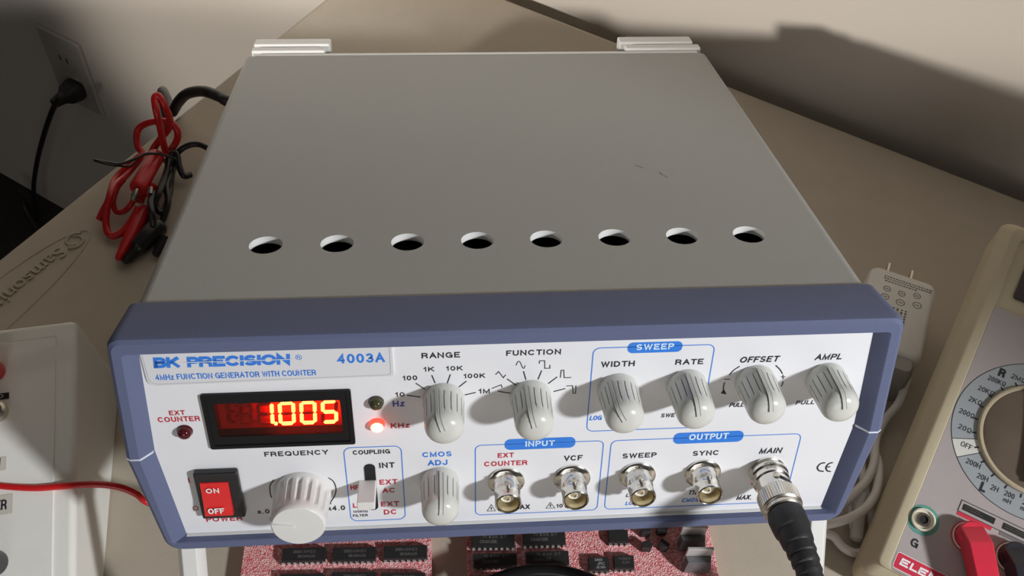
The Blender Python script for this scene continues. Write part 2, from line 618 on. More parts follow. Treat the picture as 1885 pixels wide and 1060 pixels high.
def pane_mat():
    m = bpy.data.materials.new('red_filter')
    m.use_nodes = True
    nt = m.node_tree
    nt.nodes.clear()
    out = nt.nodes.new('ShaderNodeOutputMaterial')
    tr = nt.nodes.new('ShaderNodeBsdfTransparent')
    gl = nt.nodes.new('ShaderNodeBsdfGlossy')
    gl.inputs['Roughness'].default_value = .06
    fr = nt.nodes.new('ShaderNodeFresnel')
    fr.inputs['IOR'].default_value = 1.25
    ns = nt.nodes.new('ShaderNodeTexNoise')
    ns.inputs['Scale'].default_value = 40
    cr = nt.nodes.new('ShaderNodeValToRGB')
    cr.color_ramp.elements[0].color = (0.96, 0.60, 0.55, 1)
    cr.color_ramp.elements[1].color = (1.0, 0.64, 0.58, 1)
    nt.links.new(ns.outputs['Fac'], cr.inputs['Fac'])
    nt.links.new(cr.outputs['Color'], tr.inputs['Color'])
    mx = nt.nodes.new('ShaderNodeMixShader')
    nt.links.new(fr.outputs[0], mx.inputs[0])
    nt.links.new(tr.outputs[0], mx.inputs[1])
    nt.links.new(gl.outputs[0], mx.inputs[2])
    nt.links.new(mx.outputs[0], out.inputs[0])
    return m


M_pane = pane_mat()

# ================================================================== THE SETTING
TC = V((-0.0641, 0.5171, 0.72))            # back corner of the table
TR_ = V((0.8125, -0.5830, 0)); TL_ = V((-0.5446, -0.8387, 0))
WN = V((0.5829, 0.8125, 0)); WD = V((0.8125, -0.5829, 0)); WOFF = 0.4060
WP = WN * WOFF

mb = MB(); mb.box(-3.6, 3, -2.5, 3.4, -0.06, 0, 0)
tag(mb.build('floor', M_floor), 'dark carpeted floor below the table', None, kind='structure')
mb = MB()
mb.box(-3.4, 2.4, 0, 0.08, 0, 2.45, 0, frame(WD, WN, (0, 0, 1), WP))
tag(mb.build('wall_back', M_wall), 'pale wall behind the folding table', None, kind='structure')

# folding table
tab = thing('folding_table', 'beige folding table with an oval embossed logo, under all the instruments', 'table', loc=(0.05, 0.1, 0))
TO = V((0.05, 0.1, 0))
S_ = 0.86
cs = [TC, TC + TL_ * S_, TC + TL_ * S_ + TR_ * S_, TC + TR_ * S_]
poly = rpoly([(c.x, c.y) for c in cs], 0.045, 8)
mb = MB(); mb.prism(poly, 0.69, 0.72)
mb.build('tabletop', M_table, tab, bevel=0.006, segs=3, loc=-TO)
for a, b in ((.08, .08), (.92, .08), (.92, .92), (.08, .92)):
    p = TC + TL_ * S_ * a + TR_ * S_ * b
    mb = MB(); mb.tube([(p.x, p.y, 0.69), (p.x, p.y, 0.0)], 0.0125, 12)
    mb.build('leg', M_cord, tab, loc=-TO)
# embossed oval and lettering (reads from the far side)
LO = V((-0.2745, 0.1931, 0.72)); LU = TL_ * -1; LN = V((0.8387, -0.5446, 0))
mb = MB()
ea, eb = 0.092, 0.0165
c0 = LO + LU * (0.0385 - ea) + LN * 0.0287
ring = [c0 + LU * (ea * math.cos(2 * PI * i / 96)) + LN * (eb * math.sin(2 * PI * i / 96)) for i in range(96)]
mb.tube(ring, 0.0006, 8, closed=True)
MT = frame(LU * -1, LN, V((0, 0, 1)), c0 + V((0, 0, 0.0003)))
# swirl mark, then the word, raised
def raised(mb, s, x0, x1, y, cap, M, hh, bold):
    k0 = len(mb.bm.faces)
    mb.solid_text(s, x0, x1, y, cap, 0, M)
    mb.bm.faces.ensure_lookup_table()
    fs = [mb.bm.faces[i] for i in range(k0, len(mb.bm.faces))]
    r = bmesh.ops.extrude_face_region(mb.bm, geom=fs)
    bmesh.ops.translate(mb.bm, verts=[g for g in r['geom'] if isinstance(g, bmesh.types.BMVert)], vec=(0, 0, hh))
raised(mb, 'Samsonite', -0.0735, -0.0205, -0.0048, 0.0085, MT, 0.0007, 0.02)
for sgn in (1, -1):
    pts = [V((-0.0825, -0.0005, 0)) + V((0.0060 * math.cos(a) * (1 - .45 * (a - .2) / 4), 0.0060 * math.sin(a) * (1 - .45 * (a - .2) / 4), 0)) * sgn
           for a in [0.2 + 4.0 * i / 16 for i in range(17)]]
    mb.tube([MT @ p for p in pts], [0.0011 - 0.0004 * i / 16 for i in range(17)], 8)
mb.build('embossed_logo', M_table, tab, loc=-TO, smooth=50)

# ================================================================== FUNCTION GENERATOR
TILT = math.radians(16)
GI = Matrix.Translation((0, 0, 0.8808)) @ Matrix.Rotation(-TILT, 4, 'X')
GINV = GI.inverted()
GO = V((0, 0.13, -0.0875))                 # base of the case, in the instrument's own frame
gen = thing('function_generator', 'grey bench function generator with blue bezel, red numeric display and rows of knobs', 'function generator',
            M=GI @ Matrix.Translation(GO))


def gp(mb, name, mats, bevel=0.0, parent=None, smooth=38, segs=2, loc=(0, 0, 0), recalc=True):
    return mb.build(name, mats, parent or gen, bevel, smooth, V(loc) - GO, segs, recalc)


XW = 0.128; HT = 0.0039; ZK = -0.0425; ZB = -0.0875; Y0 = 0.018; Y1 = 0.2572
HOLES = [(-0.0892 + 0.0263 * k, 0.0588) for k in range(8)]
# upper cover: plate with the vent holes + rounded shoulders + sides
cu = bpy.data.curves.new('outline', 'CURVE')
cu.dimensions = '2D'; cu.fill_mode = 'BOTH'; cu.extrude = 0.0015
def addpoly(c, pts):
    s = c.splines.new('POLY'); s.points.add(len(pts) - 1); s.use_cyclic_u = True
    for p, q in zip(s.points, pts):
        p.co = (q[0], q[1], 0, 1)
addpoly(cu, [(-XW + .004, Y0), (XW - .004, Y0), (XW - .004, Y1), (-XW + .004, Y1)])
for hx, hy in HOLES:
    addpoly(cu, [(hx + .0062 * math.cos(2 * PI * i / 40), hy + .0062 * math.sin(2 * PI * i / 40)) for i in range(40)])
co = bpy.data.objects.new('outline', cu)
me = bpy.data.meshes.new_from_object(co)
bpy.data.objects.remove(co)
mb = MB()
mb.bm.from_mesh(me)
bpy.data.meshes.remove(me)
bmesh.ops.translate(mb.bm, verts=mb.bm.verts, vec=(0, 0, HT - .0015))
for s in (-1, 1):
    arc = [(XW - .004 + .004 * math.sin(a), HT - .004 + .004 * math.cos(a)) for a in [PI / 2 * i / 8 for i in range(9)]]
    prof = arc + [(XW, ZK), (XW - .003, ZK), (XW - .003, HT - .004), (XW - .004, HT - .003)]
    mb.loft([[(s * x, Y0, z) for x, z in prof], [(s * x, Y1, z) for x, z in prof]], 0)
for fc in mb.bm.faces:
    c = fc.calc_center_median()
    if any((c.x - hx) ** 2 + (c.y - hy) ** 2 < .0066 ** 2 for hx, hy in HOLES) and c.z < HT - .0003 and c.z > HT - .0028:
        fc.material_index = 2
# small scuffs on the painted top
for sx, sy, ln, an in ((0.0630, 0.1180, .0042, 2.4), (0.0712, 0.1110, .003, 1.9), (0.0728, 0.1083, .0022, 2.2)):
    pts = [(sx + ln * t * math.cos(an), sy + ln * t * math.sin(an)) for t in (-.5, -.1, .3, .5)]
    mb.stroke(pts, .0005, 1, Matrix.Translation((0, 0, HT + .00004)))
gp(mb, 'top_cover', [M_cover, M_scuff, M_trim], smooth=30)
mb = MB()
for s in (-1, 1):
    mb.box(s * XW, s * (XW - .003), Y0, Y1, ZB, ZK - .0004)
mb.box(-XW, XW, Y0, Y1, ZB - .0005, ZB + .0025)
gp(mb, 'bottom_case', M_cover)
mb = MB()
mb.box(-XW + .0035, XW - .0035, .2520, .2545, ZB + .003, HT - .0035)
gp(mb, 'rear_panel', M_blk)
mb = MB()
oz, iz = .0034, -.004
mb.box(-.1235, .1235, .2592, .2630, -.001, oz)
mb.box(-.1235, .1235, .2592, .2630, ZB, ZB + .004)
for s in (-1, 1):
    mb.box(s * .1235, s * .1195, .2592, .2630, ZB + .004, -.001)
    mb.box(s * .100, s * .098, .2540, .2600, -.06, -.02)
gp(mb, 'rear_frame', M_trim, bevel=.0006)
for s, xa, xb in ((1, .0812, .1250), (-1, -.1255, -.0835)):
    mb = MB()
    e = s * .003
    mb.box(xa, xb, .2622, .2850, -.024, -.0035)
    mb.box(xa + (.002 if s > 0 else 0), xb + (.0015 if s > 0 else -.002), .2656, .2722, -.006, .0040)
    mb.box(xa, xb - (.001 if s > 0 else 0), .2748, .2842, -.006, .0044)
    gp(mb, 'rear_bracket', M_trim, bevel=.0009)
for x in (-.10, .10):
    mb = MB(); mb.lathe([(.0045, -.0957), (.0075, -.0935), (.0075, ZB)], seg=24, M=Matrix.Translation((x, .245, 0)))
    gp(mb, 'rubber_foot', M_rub)

# bezel, two halves
def hexpath(tz, tx, kx, bx, bz, y, rt, rb):
    up = [(-kx, ZK), (-tx, tz), (tx, tz), (kx, ZK)]
    lw = [(kx, ZK), (bx, bz), (-bx, bz), (-kx, ZK)]
    def rnd(q, r):
        out = [V((q[0][0], y, q[0][1]))]
        for i in (1, 2):
            p = V(q[i]); a = (V(q[i - 1]) - p).normalized(); b = (V(q[i + 1]) - p).normalized()
            d = r / math.tan(a.angle(b) / 2)
            for j in range(9):
                t = j / 8
                c = (p + a * d) * (1 - t) ** 2 + p * (2 * t * (1 - t)) + (p + b * d) * t * t
                out.append(V((c.x, y, c.y)))
        out.append(V((q[3][0], y, q[3][1])))
        return out
    return rnd(up, rt), rnd(lw, rb)
secs = [(.0036, .1217, .1247, .1210, -.0850, 0.0000, .0008, .0008),
        (.0024, .1252, .1282, .1245, -.0846, -.0042, .0012, .0012),
        (.0027, .1258, .1288, .1251, -.0849, -.0046, .0015, .0015),
        (.0066, .1284, .1318, .1262, -.0878, -.0046, .004, .006),
        (.0078, .1296, .1331, .1273, -.0890, -.0036, .005, .007),
        (.0081, .1302, .1337, .1279, -.0897, -.0016, .005, .007),
        (.0047, .1302, .1330, .1290, -.0897, .0215, .004, .006),
        (.0030, .1275, .1275, .1265, -.0870, .0215, .003, .004),
        (.0036, .1217, .1247, .1210, -.0850, .0060, .0008, .0008)]
for half, nm in ((0, 'upper_bezel'), (1, 'lower_bezel')):
    P = [hexpath(*s)[half] for s in secs]
    for p in P:
        p[0] = p[0] + V((0, 0, .0003 * (1 if half == 0 else -1)))
        p[-1] = p[-1] + V((0, 0, .0003 * (1 if half == 0 else -1)))
    mb = MB()
    mb.loft([[p[i] for p in P] for i in range(len(P[0]))], 0)
    gp(mb, nm, M_bezel, smooth=32)
for s in (-1, 1):
    mb = MB()
    mb.loft([[(s * .1250, -.0010, ZK + d), (s * .1284, -.0047, ZK + d), (s * .1318, -.0047, ZK + d), (s * .1334, -.0036, ZK + d),
              (s * .1339, .004, ZK + d), (s * .1250, .004, ZK + d)] for d in (-.00035, .00035)])
    gp(mb, 'seam_strip', M_seam)

# front panel with all its printing
MP = Matrix.Translation((0, -.00008, 0)) @ Matrix.Rotation(PI / 2, 4, 'X') @ Matrix.Scale(.001, 4)
MP2 = Matrix.Translation((0, -.00014, 0)) @ Matrix.Rotation(PI / 2, 4, 'X') @ Matrix.Scale(.001, 4)
TEXTS = [
('BK','B',-118.25,-109.65,-5.64,4.49,'xb'),
('PRECISION','B',-107.61,-74.09,-5.79,4.36,'xb'),
('4003A','B',-59.25,-43.46,-6.09,3.86,'b'),
('4MHz FUNCTION GENERATOR WITH COUNTER','B',-118.49,-66.42,-10.62,2.33,'m'),
('EXT','R',-116.89,-111.60,-26.86,2.09,'m'),
('COUNTER','R',-121.14,-107.15,-29.79,2.26,'m'),
('FREQUENCY','K',-87.80,-65.60,-47.48,2.26,'m'),
('Hz','V',-41.97,-37.93,-26.45,2.65,'m'),
('KHz','R',-43.16,-36.58,-36.27,2.35,'m'),
('10','K',-40.99,-37.72,-22.04,1.94,'m'),
('RANGE','K',-31.45,-18.72,-5.92,2.34,'m'),
('1K','K',-31.07,-27.39,-11.50,1.95,'m'),
('10K','K',-23.54,-17.87,-11.45,1.95,'m'),
('100','K',-38.16,-33.17,-15.03,2.04,'m'),
('100K','K',-17.67,-10.34,-14.99,1.98,'m'),
('1M','K',-12.63,-8.69,-21.88,2.03,'m'),
('FUNCTION','K',-3.31,15.07,-5.91,2.28,'m'),
('SWEEP','W',40.51,53.42,-5.12,2.51,'m'),
('WIDTH','K',29.09,40.64,-12.03,2.42,'m'),
('RATE','K',54.71,64.45,-12.06,2.36,'m'),
('OFFSET','K',77.05,91.17,-12.04,2.59,'i'),
('AMPL','K',103.60,113.56,-11.93,2.53,'i'),
('LOG','B',26.60,31.26,-35.93,2.15,'i'),
('SWE','K',52.18,57.50,-35.76,1.84,'i'),
('PULL','K',76.49,82.03,-32.08,1.98,'i'),
('PULL','K',100.64,107.82,-32.03,1.91,'i'),
('OUTPUT','W',63.83,78.43,-47.18,2.91,'m'),
('INPUT','W',4.24,14.82,-47.33,2.68,'m'),
('CMOS','B',-32.62,-22.17,-50.68,2.44,'m'),
('ADJ','B',-30.84,-23.74,-54.89,2.64,'m'),
('EXT','R',-5.62,0.26,-52.35,2.31,'m'),
('COUNTER','R',-10.50,5.23,-56.43,2.42,'m'),
('VCF','K',18.54,25.42,-55.16,2.59,'m'),
('SWEEP','K',40.11,52.78,-55.08,2.43,'m'),
('SYNC','K',66.28,76.02,-55.20,2.45,'m'),
('MAIN','K',91.20,100.00,-55.43,2.72,'i'),
('MAX.','K',86.27,92.72,-79.33,2.47,'i'),
('TTL','K',67.06,70.94,-75.46,2.25,'i'),
('CMOS','B',64.95,71.79,-79.39,2.19,'i'),
('LIN','K',43.11,46.76,-75.21,1.79,'i'),
('LOG','B',43.29,47.82,-79.61,1.91,'i'),
('MAX','K',0.82,6.85,-79.39,2.43,'m'),
('10V','K',16.83,21.17,-79.41,1.98,'m'),
('COUPLING','K',-57.09,-43.98,-48.16,2.09,'m'),
('INT','K',-48.21,-42.66,-55.16,2.63,'m'),
('EXT','R',-48.57,-42.03,-63.49,2.54,'m'),
('AC','R',-47.84,-43.15,-67.72,2.40,'m'),
('EXT','R',-48.72,-41.95,-74.81,2.45,'m'),
('DC','R',-47.85,-43.08,-79.12,2.58,'m'),
('HF','R',-59.21,-56.08,-65.51,2.38,'m'),
('LF','R',-58.98,-55.80,-74.83,2.36,'m'),
('100KHz','K',-59.18,-53.70,-77.50,1.15,'m'),
('FILTER','K',-59.34,-53.83,-79.64,1.25,'m'),
('x.0','K',-93.87,-89.46,-75.87,2.27,'m'),
('x4.0','K',-68.44,-61.88,-75.77,2.45,'m'),
('POWER','R',-112.75,-99.68,-79.00,2.63,'m'),
('I','R',-115.83,-115.37,-58.70,2.46,'m'),
]
LINES = {'ticks': [[(-36.96, -21.55), (-32.29, -22.58)], [(-33.78, -16.33), (-30.74, -19.2)], [(-28.29, -13.11), (-27.24, -16.61)], [(-22.04, -13.0), (-23.13, -16.78)], [(-16.65, -16.17), (-19.25, -18.65)], [(-17.27, -22.27), (-13.5, -21.3)], [(-5.96, -21.1), (-1.58, -22.2)], [(-2.85, -15.78), (0.27, -18.67)], [(2.66, -12.7), (3.63, -16.43)], [(8.87, -12.59), (7.74, -16.45)], [(14.32, -15.61), (11.31, -18.47)], [(13.33, -22.09), (17.39, -20.91)]],
'ramp': [[(-8.0, -19.81), (-4.84, -18.3), (-4.41, -19.59)]],
'tri': [[(-6.79, -13.78), (-5.77, -12.5), (-4.13, -15.21), (-3.29, -13.92)]],
'sine': [[(0.07, -10.04), (0.56, -8.76), (1.12, -8.35), (1.72, -9.38), (2.21, -10.85), (2.74, -11.46), (3.22, -10.17)]],
'square': [[(7.9, -9.63), (8.03, -8.4), (9.75, -8.47), (9.88, -11.75), (11.61, -11.75), (11.55, -10.28)]],
'pulse': [[(15.39, -16.03), (15.53, -12.86), (16.39, -12.75), (16.73, -16.08), (19.18, -16.11)]],
'neg': [[(17.62, -19.79), (19.79, -19.73), (20.15, -23.15), (21.04, -23.19), (20.96, -19.7)]],
'off': [[(74.41, -17.36), (75.59, -15.31), (77.52, -13.52)], [(90.26, -13.66), (92.11, -15.61), (93.37, -17.54)], [(73.19, -20.49), (73.11, -22.78), (73.63, -25.11)], [(94.18, -20.99), (94.21, -22.14), (93.93, -23.29)], [(72.87, -19.11), (74.98, -19.2)], [(93.01, -18.89), (94.64, -18.88)], [(93.62, -17.93), (94.0, -19.99)]],
'arrow': [[(72.59, -25.45), (74.81, -26.09), (73.4, -23.56)]],
'freqarc': [[(-85.93, -58.87), (-87.52, -61.29), (-87.95, -63.38), (-88.08, -65.93), (-87.78, -67.92)], [(-66.67, -58.94), (-65.04, -60.88), (-64.43, -64.31), (-65.17, -68.13), (-67.52, -72.33)]],
'freqarrow': [[(-67.96, -72.48), (-66.49, -72.39), (-67.53, -71.02)]],
'warn': [[(-9.28, -79.58), (-7.73, -76.18), (-6.13, -79.69)], [(13.01, -79.41), (14.53, -76.36), (16.39, -79.52)]],
'ce': [[(117.83, -61.39), (116.16, -61.73), (115.25, -63.59), (116.26, -65.39), (118.2, -65.93)], [(120.82, -61.46), (119.43, -61.91), (118.62, -63.6), (119.42, -65.56), (120.98, -66.17)], [(118.81, -63.61), (120.24, -63.6)]],
'pills': [[(37.44, -1.09), (56.51, -6.61)], [(57.9, -42.89), (84.29, -49.51)], [(-3.4, -42.8), (22.5, -49.22)]],
'O': [[(-116.36, -71.56), (-114.71, -71.66)]],
}
mb = MB()
PX = [-.1230, -.1050, -.0560, .1230]
outl = [(-.1217, .0034), (-.1050, .0034), (-.0560, .0034), (.1217, .0034), (.1247, ZK), (.1210, -.0846), (-.0560, -.0846), (-.1050, -.0846), (-.1210, -.0846), (-.1247, ZK)]
win = [(-.1050, -.0182), (-.0560, -.0182), (-.0560, -.0419), (-.1050, -.0419)]
ov = [[mb.v((x, y, z)) for x, z in outl] for y in (0, .002)]
wv = [[mb.v((x, y, z)) for x, z in win] for y in (0, .006)]
o_, w_ = ov[0], wv[0]
for q in ((o_[0], o_[9], o_[8], o_[7], w_[3], w_[0], o_[1]), (o_[1], w_[0], w_[1], o_[2]), (w_[3], o_[7], o_[6], w_[2]), (o_[2], w_[1], w_[2], o_[6], o_[5], o_[4], o_[3])):
    mb.f(q, 0)
for i in range(10):
    mb.f((ov[0][i], ov[0][(i + 1) % 10], ov[1][(i + 1) % 10], ov[1][i]), 0)
for i in range(4):
    mb.f((wv[0][i], wv[1][i], wv[1][(i + 1) % 4], wv[0][(i + 1) % 4]), 0)
ST = {'m': (0, .205), 'b': (0, .23), 'i': (.20, .20), 'xb': (.12, .22)}
for s, c, x0, x1, z, cap, st in TEXTS:
    if z > -11.5 and x0 < -40:
        continue                                     # printed on the name plate
    sh, bo = ST[st]
    mb.text(s, x0, x1, z, cap, PIX[c], MP2 if c == 'W' else MP, sh, bo)
for a in LINES['ticks']:
    mb.stroke(a, .40, 3, MP)
for k in ('ramp', 'tri', 'square', 'pulse', 'neg'):
    mb.stroke(LINES[k][0], .32, 3, MP)
mb.stroke([tuple(p)[:2] for p in spl([(x, y, 0) for x, y in LINES['sine'][0]], 5)], .28, 3, MP)
for a in LINES['off'][:4]:
    mb.stroke([tuple(p)[:2] for p in spl([(x, y, 0) for x, y in a], 5)], .42, 3, MP)
for a in LINES['off'][4:]:
    mb.stroke(a, .32, 3, MP)
mb.flat(LINES['arrow'][0], 3, MP)
for a in LINES['freqarc']:
    mb.stroke([tuple(p)[:2] for p in spl([(x, y, 0) for x, y in a], 6)], .42, 3, MP)
mb.flat(LINES['freqarrow'][0], 3, MP)
for a in LINES['warn']:
    mb.stroke(a, .22, 3, MP, closed=True)
    cx = sum(p[0] for p in a) / 3; cz = min(p[1] for p in a)
    mb.stroke([(cx, cz + .5), (cx, cz + 2.0)], .3, 3, MP)
    mb.flat([(cx - .4, cz + 1.5), (cx + .4, cz + 1.5), (cx, cz + 2.3)], 3, MP2)
for a in LINES['ce'][:2]:
    mb.stroke([tuple(p)[:2] for p in spl([(x, y, 0) for x, y in a], 6)], .62, 3, MP)
mb.stroke(LINES['ce'][2], .55, 3, MP)
mb.stroke([(-115.5 + .85 * math.cos(i * PI / 12), -71.6 + .95 * math.sin(i * PI / 12)) for i in range(24)], .34, 4, MP, closed=True)
for x0, x1, z0, z1, r in ((-60.2, -40.0, -81.9, -44.7, 2.6), (-13.7, 32.6, -81.5, -45.9, 2.2), (35.4, 105.8, -81.4, -46.1, 2.4), (26.0, 67.5, -41.1, -3.75, 2.4)):
    mb.stroke(rrect(x0, x1, z0, z1, r, 6), .34, 2, MP, closed=True)
for x0, x1, z0, z1 in ((37.6, 56.3, -6.4, -1.9), (58.1, 84.0, -48.9, -43.5), (-3.2, 22.3, -48.7, -43.5)):
    mb.flat(rrect(x0, x1, z0, z1, (z1 - z0) * .42, 7), 2, MP)
gp(mb, 'front_panel', PRINT, smooth=20, recalc=False)
mb = MB()
mb.box(-.1209, .1209, -.0014, .002, -.0864, -.0847)
gp(mb, 'panel_sill', M_trim, bevel=.0002)

# name plate
mb = MB()
npo = rpoly([(-.1214, .0030), (-.1212, -.0135), (-.0409, -.0126), (-.0409, .0030)], [.0005, .003, .0015, .0005], 5)
mb.loft([[(x, 0, z) for x, z in npo], [(x, -.0006, z) for x, z in npo]], 0)
MN = Matrix.Translation((0, -.00068, 0)) @ Matrix.Rotation(PI / 2, 4, 'X') @ Matrix.Scale(.001, 4)
MN2 = Matrix.Translation((0, -.00074, 0)) @ Matrix.Rotation(PI / 2, 4, 'X') @ Matrix.Scale(.001, 4)
DY = -.45
mb.text('BK', -118.0, -109.4, -5.6 + DY, 4.4, 2, MN, .10, .28, 0, -.02)
mb.text('PRECISION', -107.4, -74.1, -5.7 + DY, 4.35, 2, MN, .10, .28, 0, -.02)
mb.flat([(-108.5, -3.75 + DY), (-73, -3.75 + DY), (-73, -3.45 + DY), (-108.5, -3.45 + DY)], 0, MN2)
mb.text('4003A', -59.0, -43.5, -6.0 + DY, 3.85, 2, MN, 0, .20)
mb.text('4MHz FUNCTION GENERATOR WITH COUNTER', -118.3, -66.4, -10.6 + DY, 2.35, 2, MN, 0, .155)
mb.stroke([(-71.4 + .95 * math.cos(i * PI / 12), -2.9 + DY + 1.0 * math.sin(i * PI / 12)) for i in range(24)], .16, 2, MN, closed=True)
mb.text('R', -71.9, -70.9, -3.5 + DY, 1.15, 2, MN, 0, .14)
mb.stroke([(p[0] * 1000, p[1] * 1000) for p in rpoly([(-.1209, .0030), (-.1205, -.0128), (-.0418, -.0119), (-.0418, .0030)], [.0005, .003, .0015, .0005], 5)], .18, 1, MN, closed=True)
gp(mb, 'name_plate', [M_plate, M_rim, M_blue], smooth=20, recalc=False)

# numeric display: raised frame, red filter, backing and five figures
dsp = MB()
fo = rrect(-.1054, -.0557, -.0423, -.0178, .0008, 3); fi = rrect(-.1018, -.0596, -.0370, -.0222, .0006, 3)
fm = rrect(-.1040, -.0572, -.0409, -.0192, .0006, 3)
dsp.loft([[(x, .0005, z) for x, z in fo], [(x, -.0010, z) for x, z in fo], [(x, -.0010, z) for x, z in fm], [(x, -.0006, z) for x, z in fm],
          [(x, -.0006, z) for x, z in fi], [(x, .0042, z) for x, z in fi]], 0, cap0=False, cap1=False)
disp = gp(dsp, 'display_frame', M_blkg, smooth=30)
mb = MB(); mb.box(-.1020, -.0594, .0036, .0040, -.0372, -.0220)
gp(mb, 'display_backing', M_wine, parent=disp, loc=GO)
mb = MB(); mb.box(-.1018, -.0596, -.00050, -.00025, -.0370, -.0222)
SEG = {0: 'abcdef', 1: 'bc', 5: 'afgcd'}
def digit(cx, num):
    for lit in (True, False):
        mb = MB()
        any_ = False
        W2, H2, t = 2.25, 4.55, .62
        Md = Matrix.Translation((cx, .0004, -.0279)) @ Matrix.Rotation(PI / 2, 4, 'X') @ Matrix.Scale(.001, 4) @ Matrix(((1, .07, 0, 0), (0, 1, 0, 0), (0, 0, 1, 0), (0, 0, 0, 1)))
        for nm, (xa, ya, xb, yb) in dict(a=(-W2, H2, W2, H2), b=(W2, H2, W2, 0), c=(W2, 0, W2, -H2), d=(-W2, -H2, W2, -H2), e=(-W2, 0, -W2, -H2), f=(-W2, H2, -W2, 0), g=(-W2, 0, W2, 0)).items():
            on = nm in SEG.get(num, '')
            if on != lit:
                continue
            any_ = True
            d = V((xb - xa, yb - ya)).normalized(); n = V((-d.y, d.x))
            a = V((xa, ya)) + d * .22; b = V((xb, yb)) - d * .22
            q = [a, a + d * .5 + n * t, b - d * .5 + n * t, b, b - d * .5 - n * t, a + d * .5 - n * t]
            mb.loft([[(p.x, p.y, 0) for p in q], [(p.x, p.y, .5) for p in q]], 0, M=Md)
        if any_:
            gp(mb, 'digit' if lit else 'unlit_segments', M_lit if lit else M_off, parent=disp, loc=GO)
for cx, num in ((-.0924, None), (-.0852, 1), (-.0780, 0), (-.0708, 0), (-.0636, 5)):
    digit(cx, num)
mb2 = MB(); mb2.lathe([(.00062, 0), (.00062, .0005), (0, .0005)], Matrix.Translation((-.0822, .0004, -.0324)) @ Matrix.Rotation(PI / 2, 4, 'X'), 14)
gp(mb2, 'decimal_point', M_lit, parent=disp, loc=GO)
gp(mb, 'red_filter', M_pane, parent=disp, loc=GO)

RX = Matrix.Rotation(PI / 2, 4, 'X')
def place(o, x, z, ang=0.0, y=0.0):
    o.matrix_basis = Matrix.Translation(V((x, y, z)) - GO) @ RX @ Matrix.Rotation(-ang, 4, 'Z')

# round knobs
def control_knob():
    prof = [(.0071, 0), (.0071, .0030), (.0069, .0034)]
    for i in range(9):
        prof.append((.0069 - .0003 * i / 8, .0036 + .0100 * i / 8))
    for a in (15, 30, 45, 60, 72, 82):
        prof.append((.0066 * math.cos(math.radians(a)) ** .8, .0138 + .0044 * math.sin(math.radians(a))))
    prof.append((0, .0182))
    def rf(r, h, i):
        if .0040 < h < .0130 and i % 6 == 1:
            return r - .00030
        return r
    AN = [math.radians(20 * k + d) for k in range(18) for d in (8.6, 10, 11.4, 15.5, 20, 24.5)]
    mb = MB(); mb.lathe(prof, None, 108, 0, rf, angs=AN)
    for fc in mb.bm.faces:
        c = fc.calc_center_median()
        if .0040 < c.z < .0128:
            a = math.degrees(math.atan2(c.y, c.x)) % 20
            if abs(a - 10) < 1.2:
                fc.material_index = 1
    k = mb.build('control_knob', [M_knob, M_groove], gen, smooth=50)
    pth = [(.0071, .0028), (.0069, .0060), (.0067, .0126)] + [(.0066 * math.cos(math.radians(a)) ** .8, .0138 + .0044 * math.sin(math.radians(a))) for a in (0, 20, 40, 58, 72, 80)]
    mb = MB()
    for wx, hh, mi in ((.00056, .00042, 0), (.00090, .00008, 1)):
        loops = []
        for i, (r, h) in enumerate(pth):
            p = V((0, r, h)); q = V((0, pth[min(i + 1, len(pth) - 1)][0], pth[min(i + 1, len(pth) - 1)][1])) - V((0, pth[max(i - 1, 0)][0], pth[max(i - 1, 0)][1]))
            q.normalize(); nn = V((0, q.z, -q.y))
            if nn.y < 0 and nn.z < 0:
                nn = -nn
            a = p - nn * .0006; b = p + nn * hh
            loops.append([(-wx, a.y, a.z), (wx, a.y, a.z), (wx, b.y, b.z), (-wx, b.y, b.z)])
        mb.loft(loops, mi)
    mb.build('pointer', [M_knob, M_groove], k, smooth=40)
    return k
k0 = control_knob()
KN = [(-.0245, -.0237, -19), (.0054, -.0237, -16), (.0356, -.0220, -31), (.0597, -.0212, -9), (.0839, -.0203, -4), (.1092, -.0203, -8), (-.0267, -.0628, 4)]
for i, (x, z, a) in enumerate(KN):
    o = k0 if i == 0 else copy_tree(k0, gen)
    place(o, x, z, math.radians(a))

# big frequency knob
def freq_knob():
    mb = MB()
    prof = [(.0103, 0), (.0103, .0018)] + [(.0102 - .0005 * i / 12, .0020 + .0112 * i / 12) for i in range(13)]
    prof += [(.0096, .0146), (.00945, .0156), (.0089, .0162), (.0060, .0163), (0, .0163)]
    def rf(r, h, i):
        if .0024 < h < .0130:
            e = min(1, (h - .0024) / .0014, (.0130 - h) / .0014)
            k = (i % 8)
            return r - (.0010 * e if k in (3, 4) else .0006 * e if k in (2, 5) else 0)
        return r
    mb.lathe(prof, None, 144, 0, rf)
    k = mb.build('frequency_knob', M_fknob, gen, smooth=45)
    mb = MB()
    mb.loft([[(-.0008, .0012, .0158), (.0008, .0012, .0158), (.0005, .0012, .0172), (-.0005, .0012, .0172)],
             [(-.0008, .0091, .0158), (.0008, .0091, .0158), (.0005, .0091, .0172), (-.0005, .0091, .0172)],
             [(-.0008, .0094, .0130), (.0008, .0094, .0130), (.0005, .0104, .0137), (-.0005, .0104, .0137)]])
    mb.build('pointer', M_fknob, k, bevel=.0002)
    return k
place(freq_knob(), -.0764, -.0658, math.radians(-80))

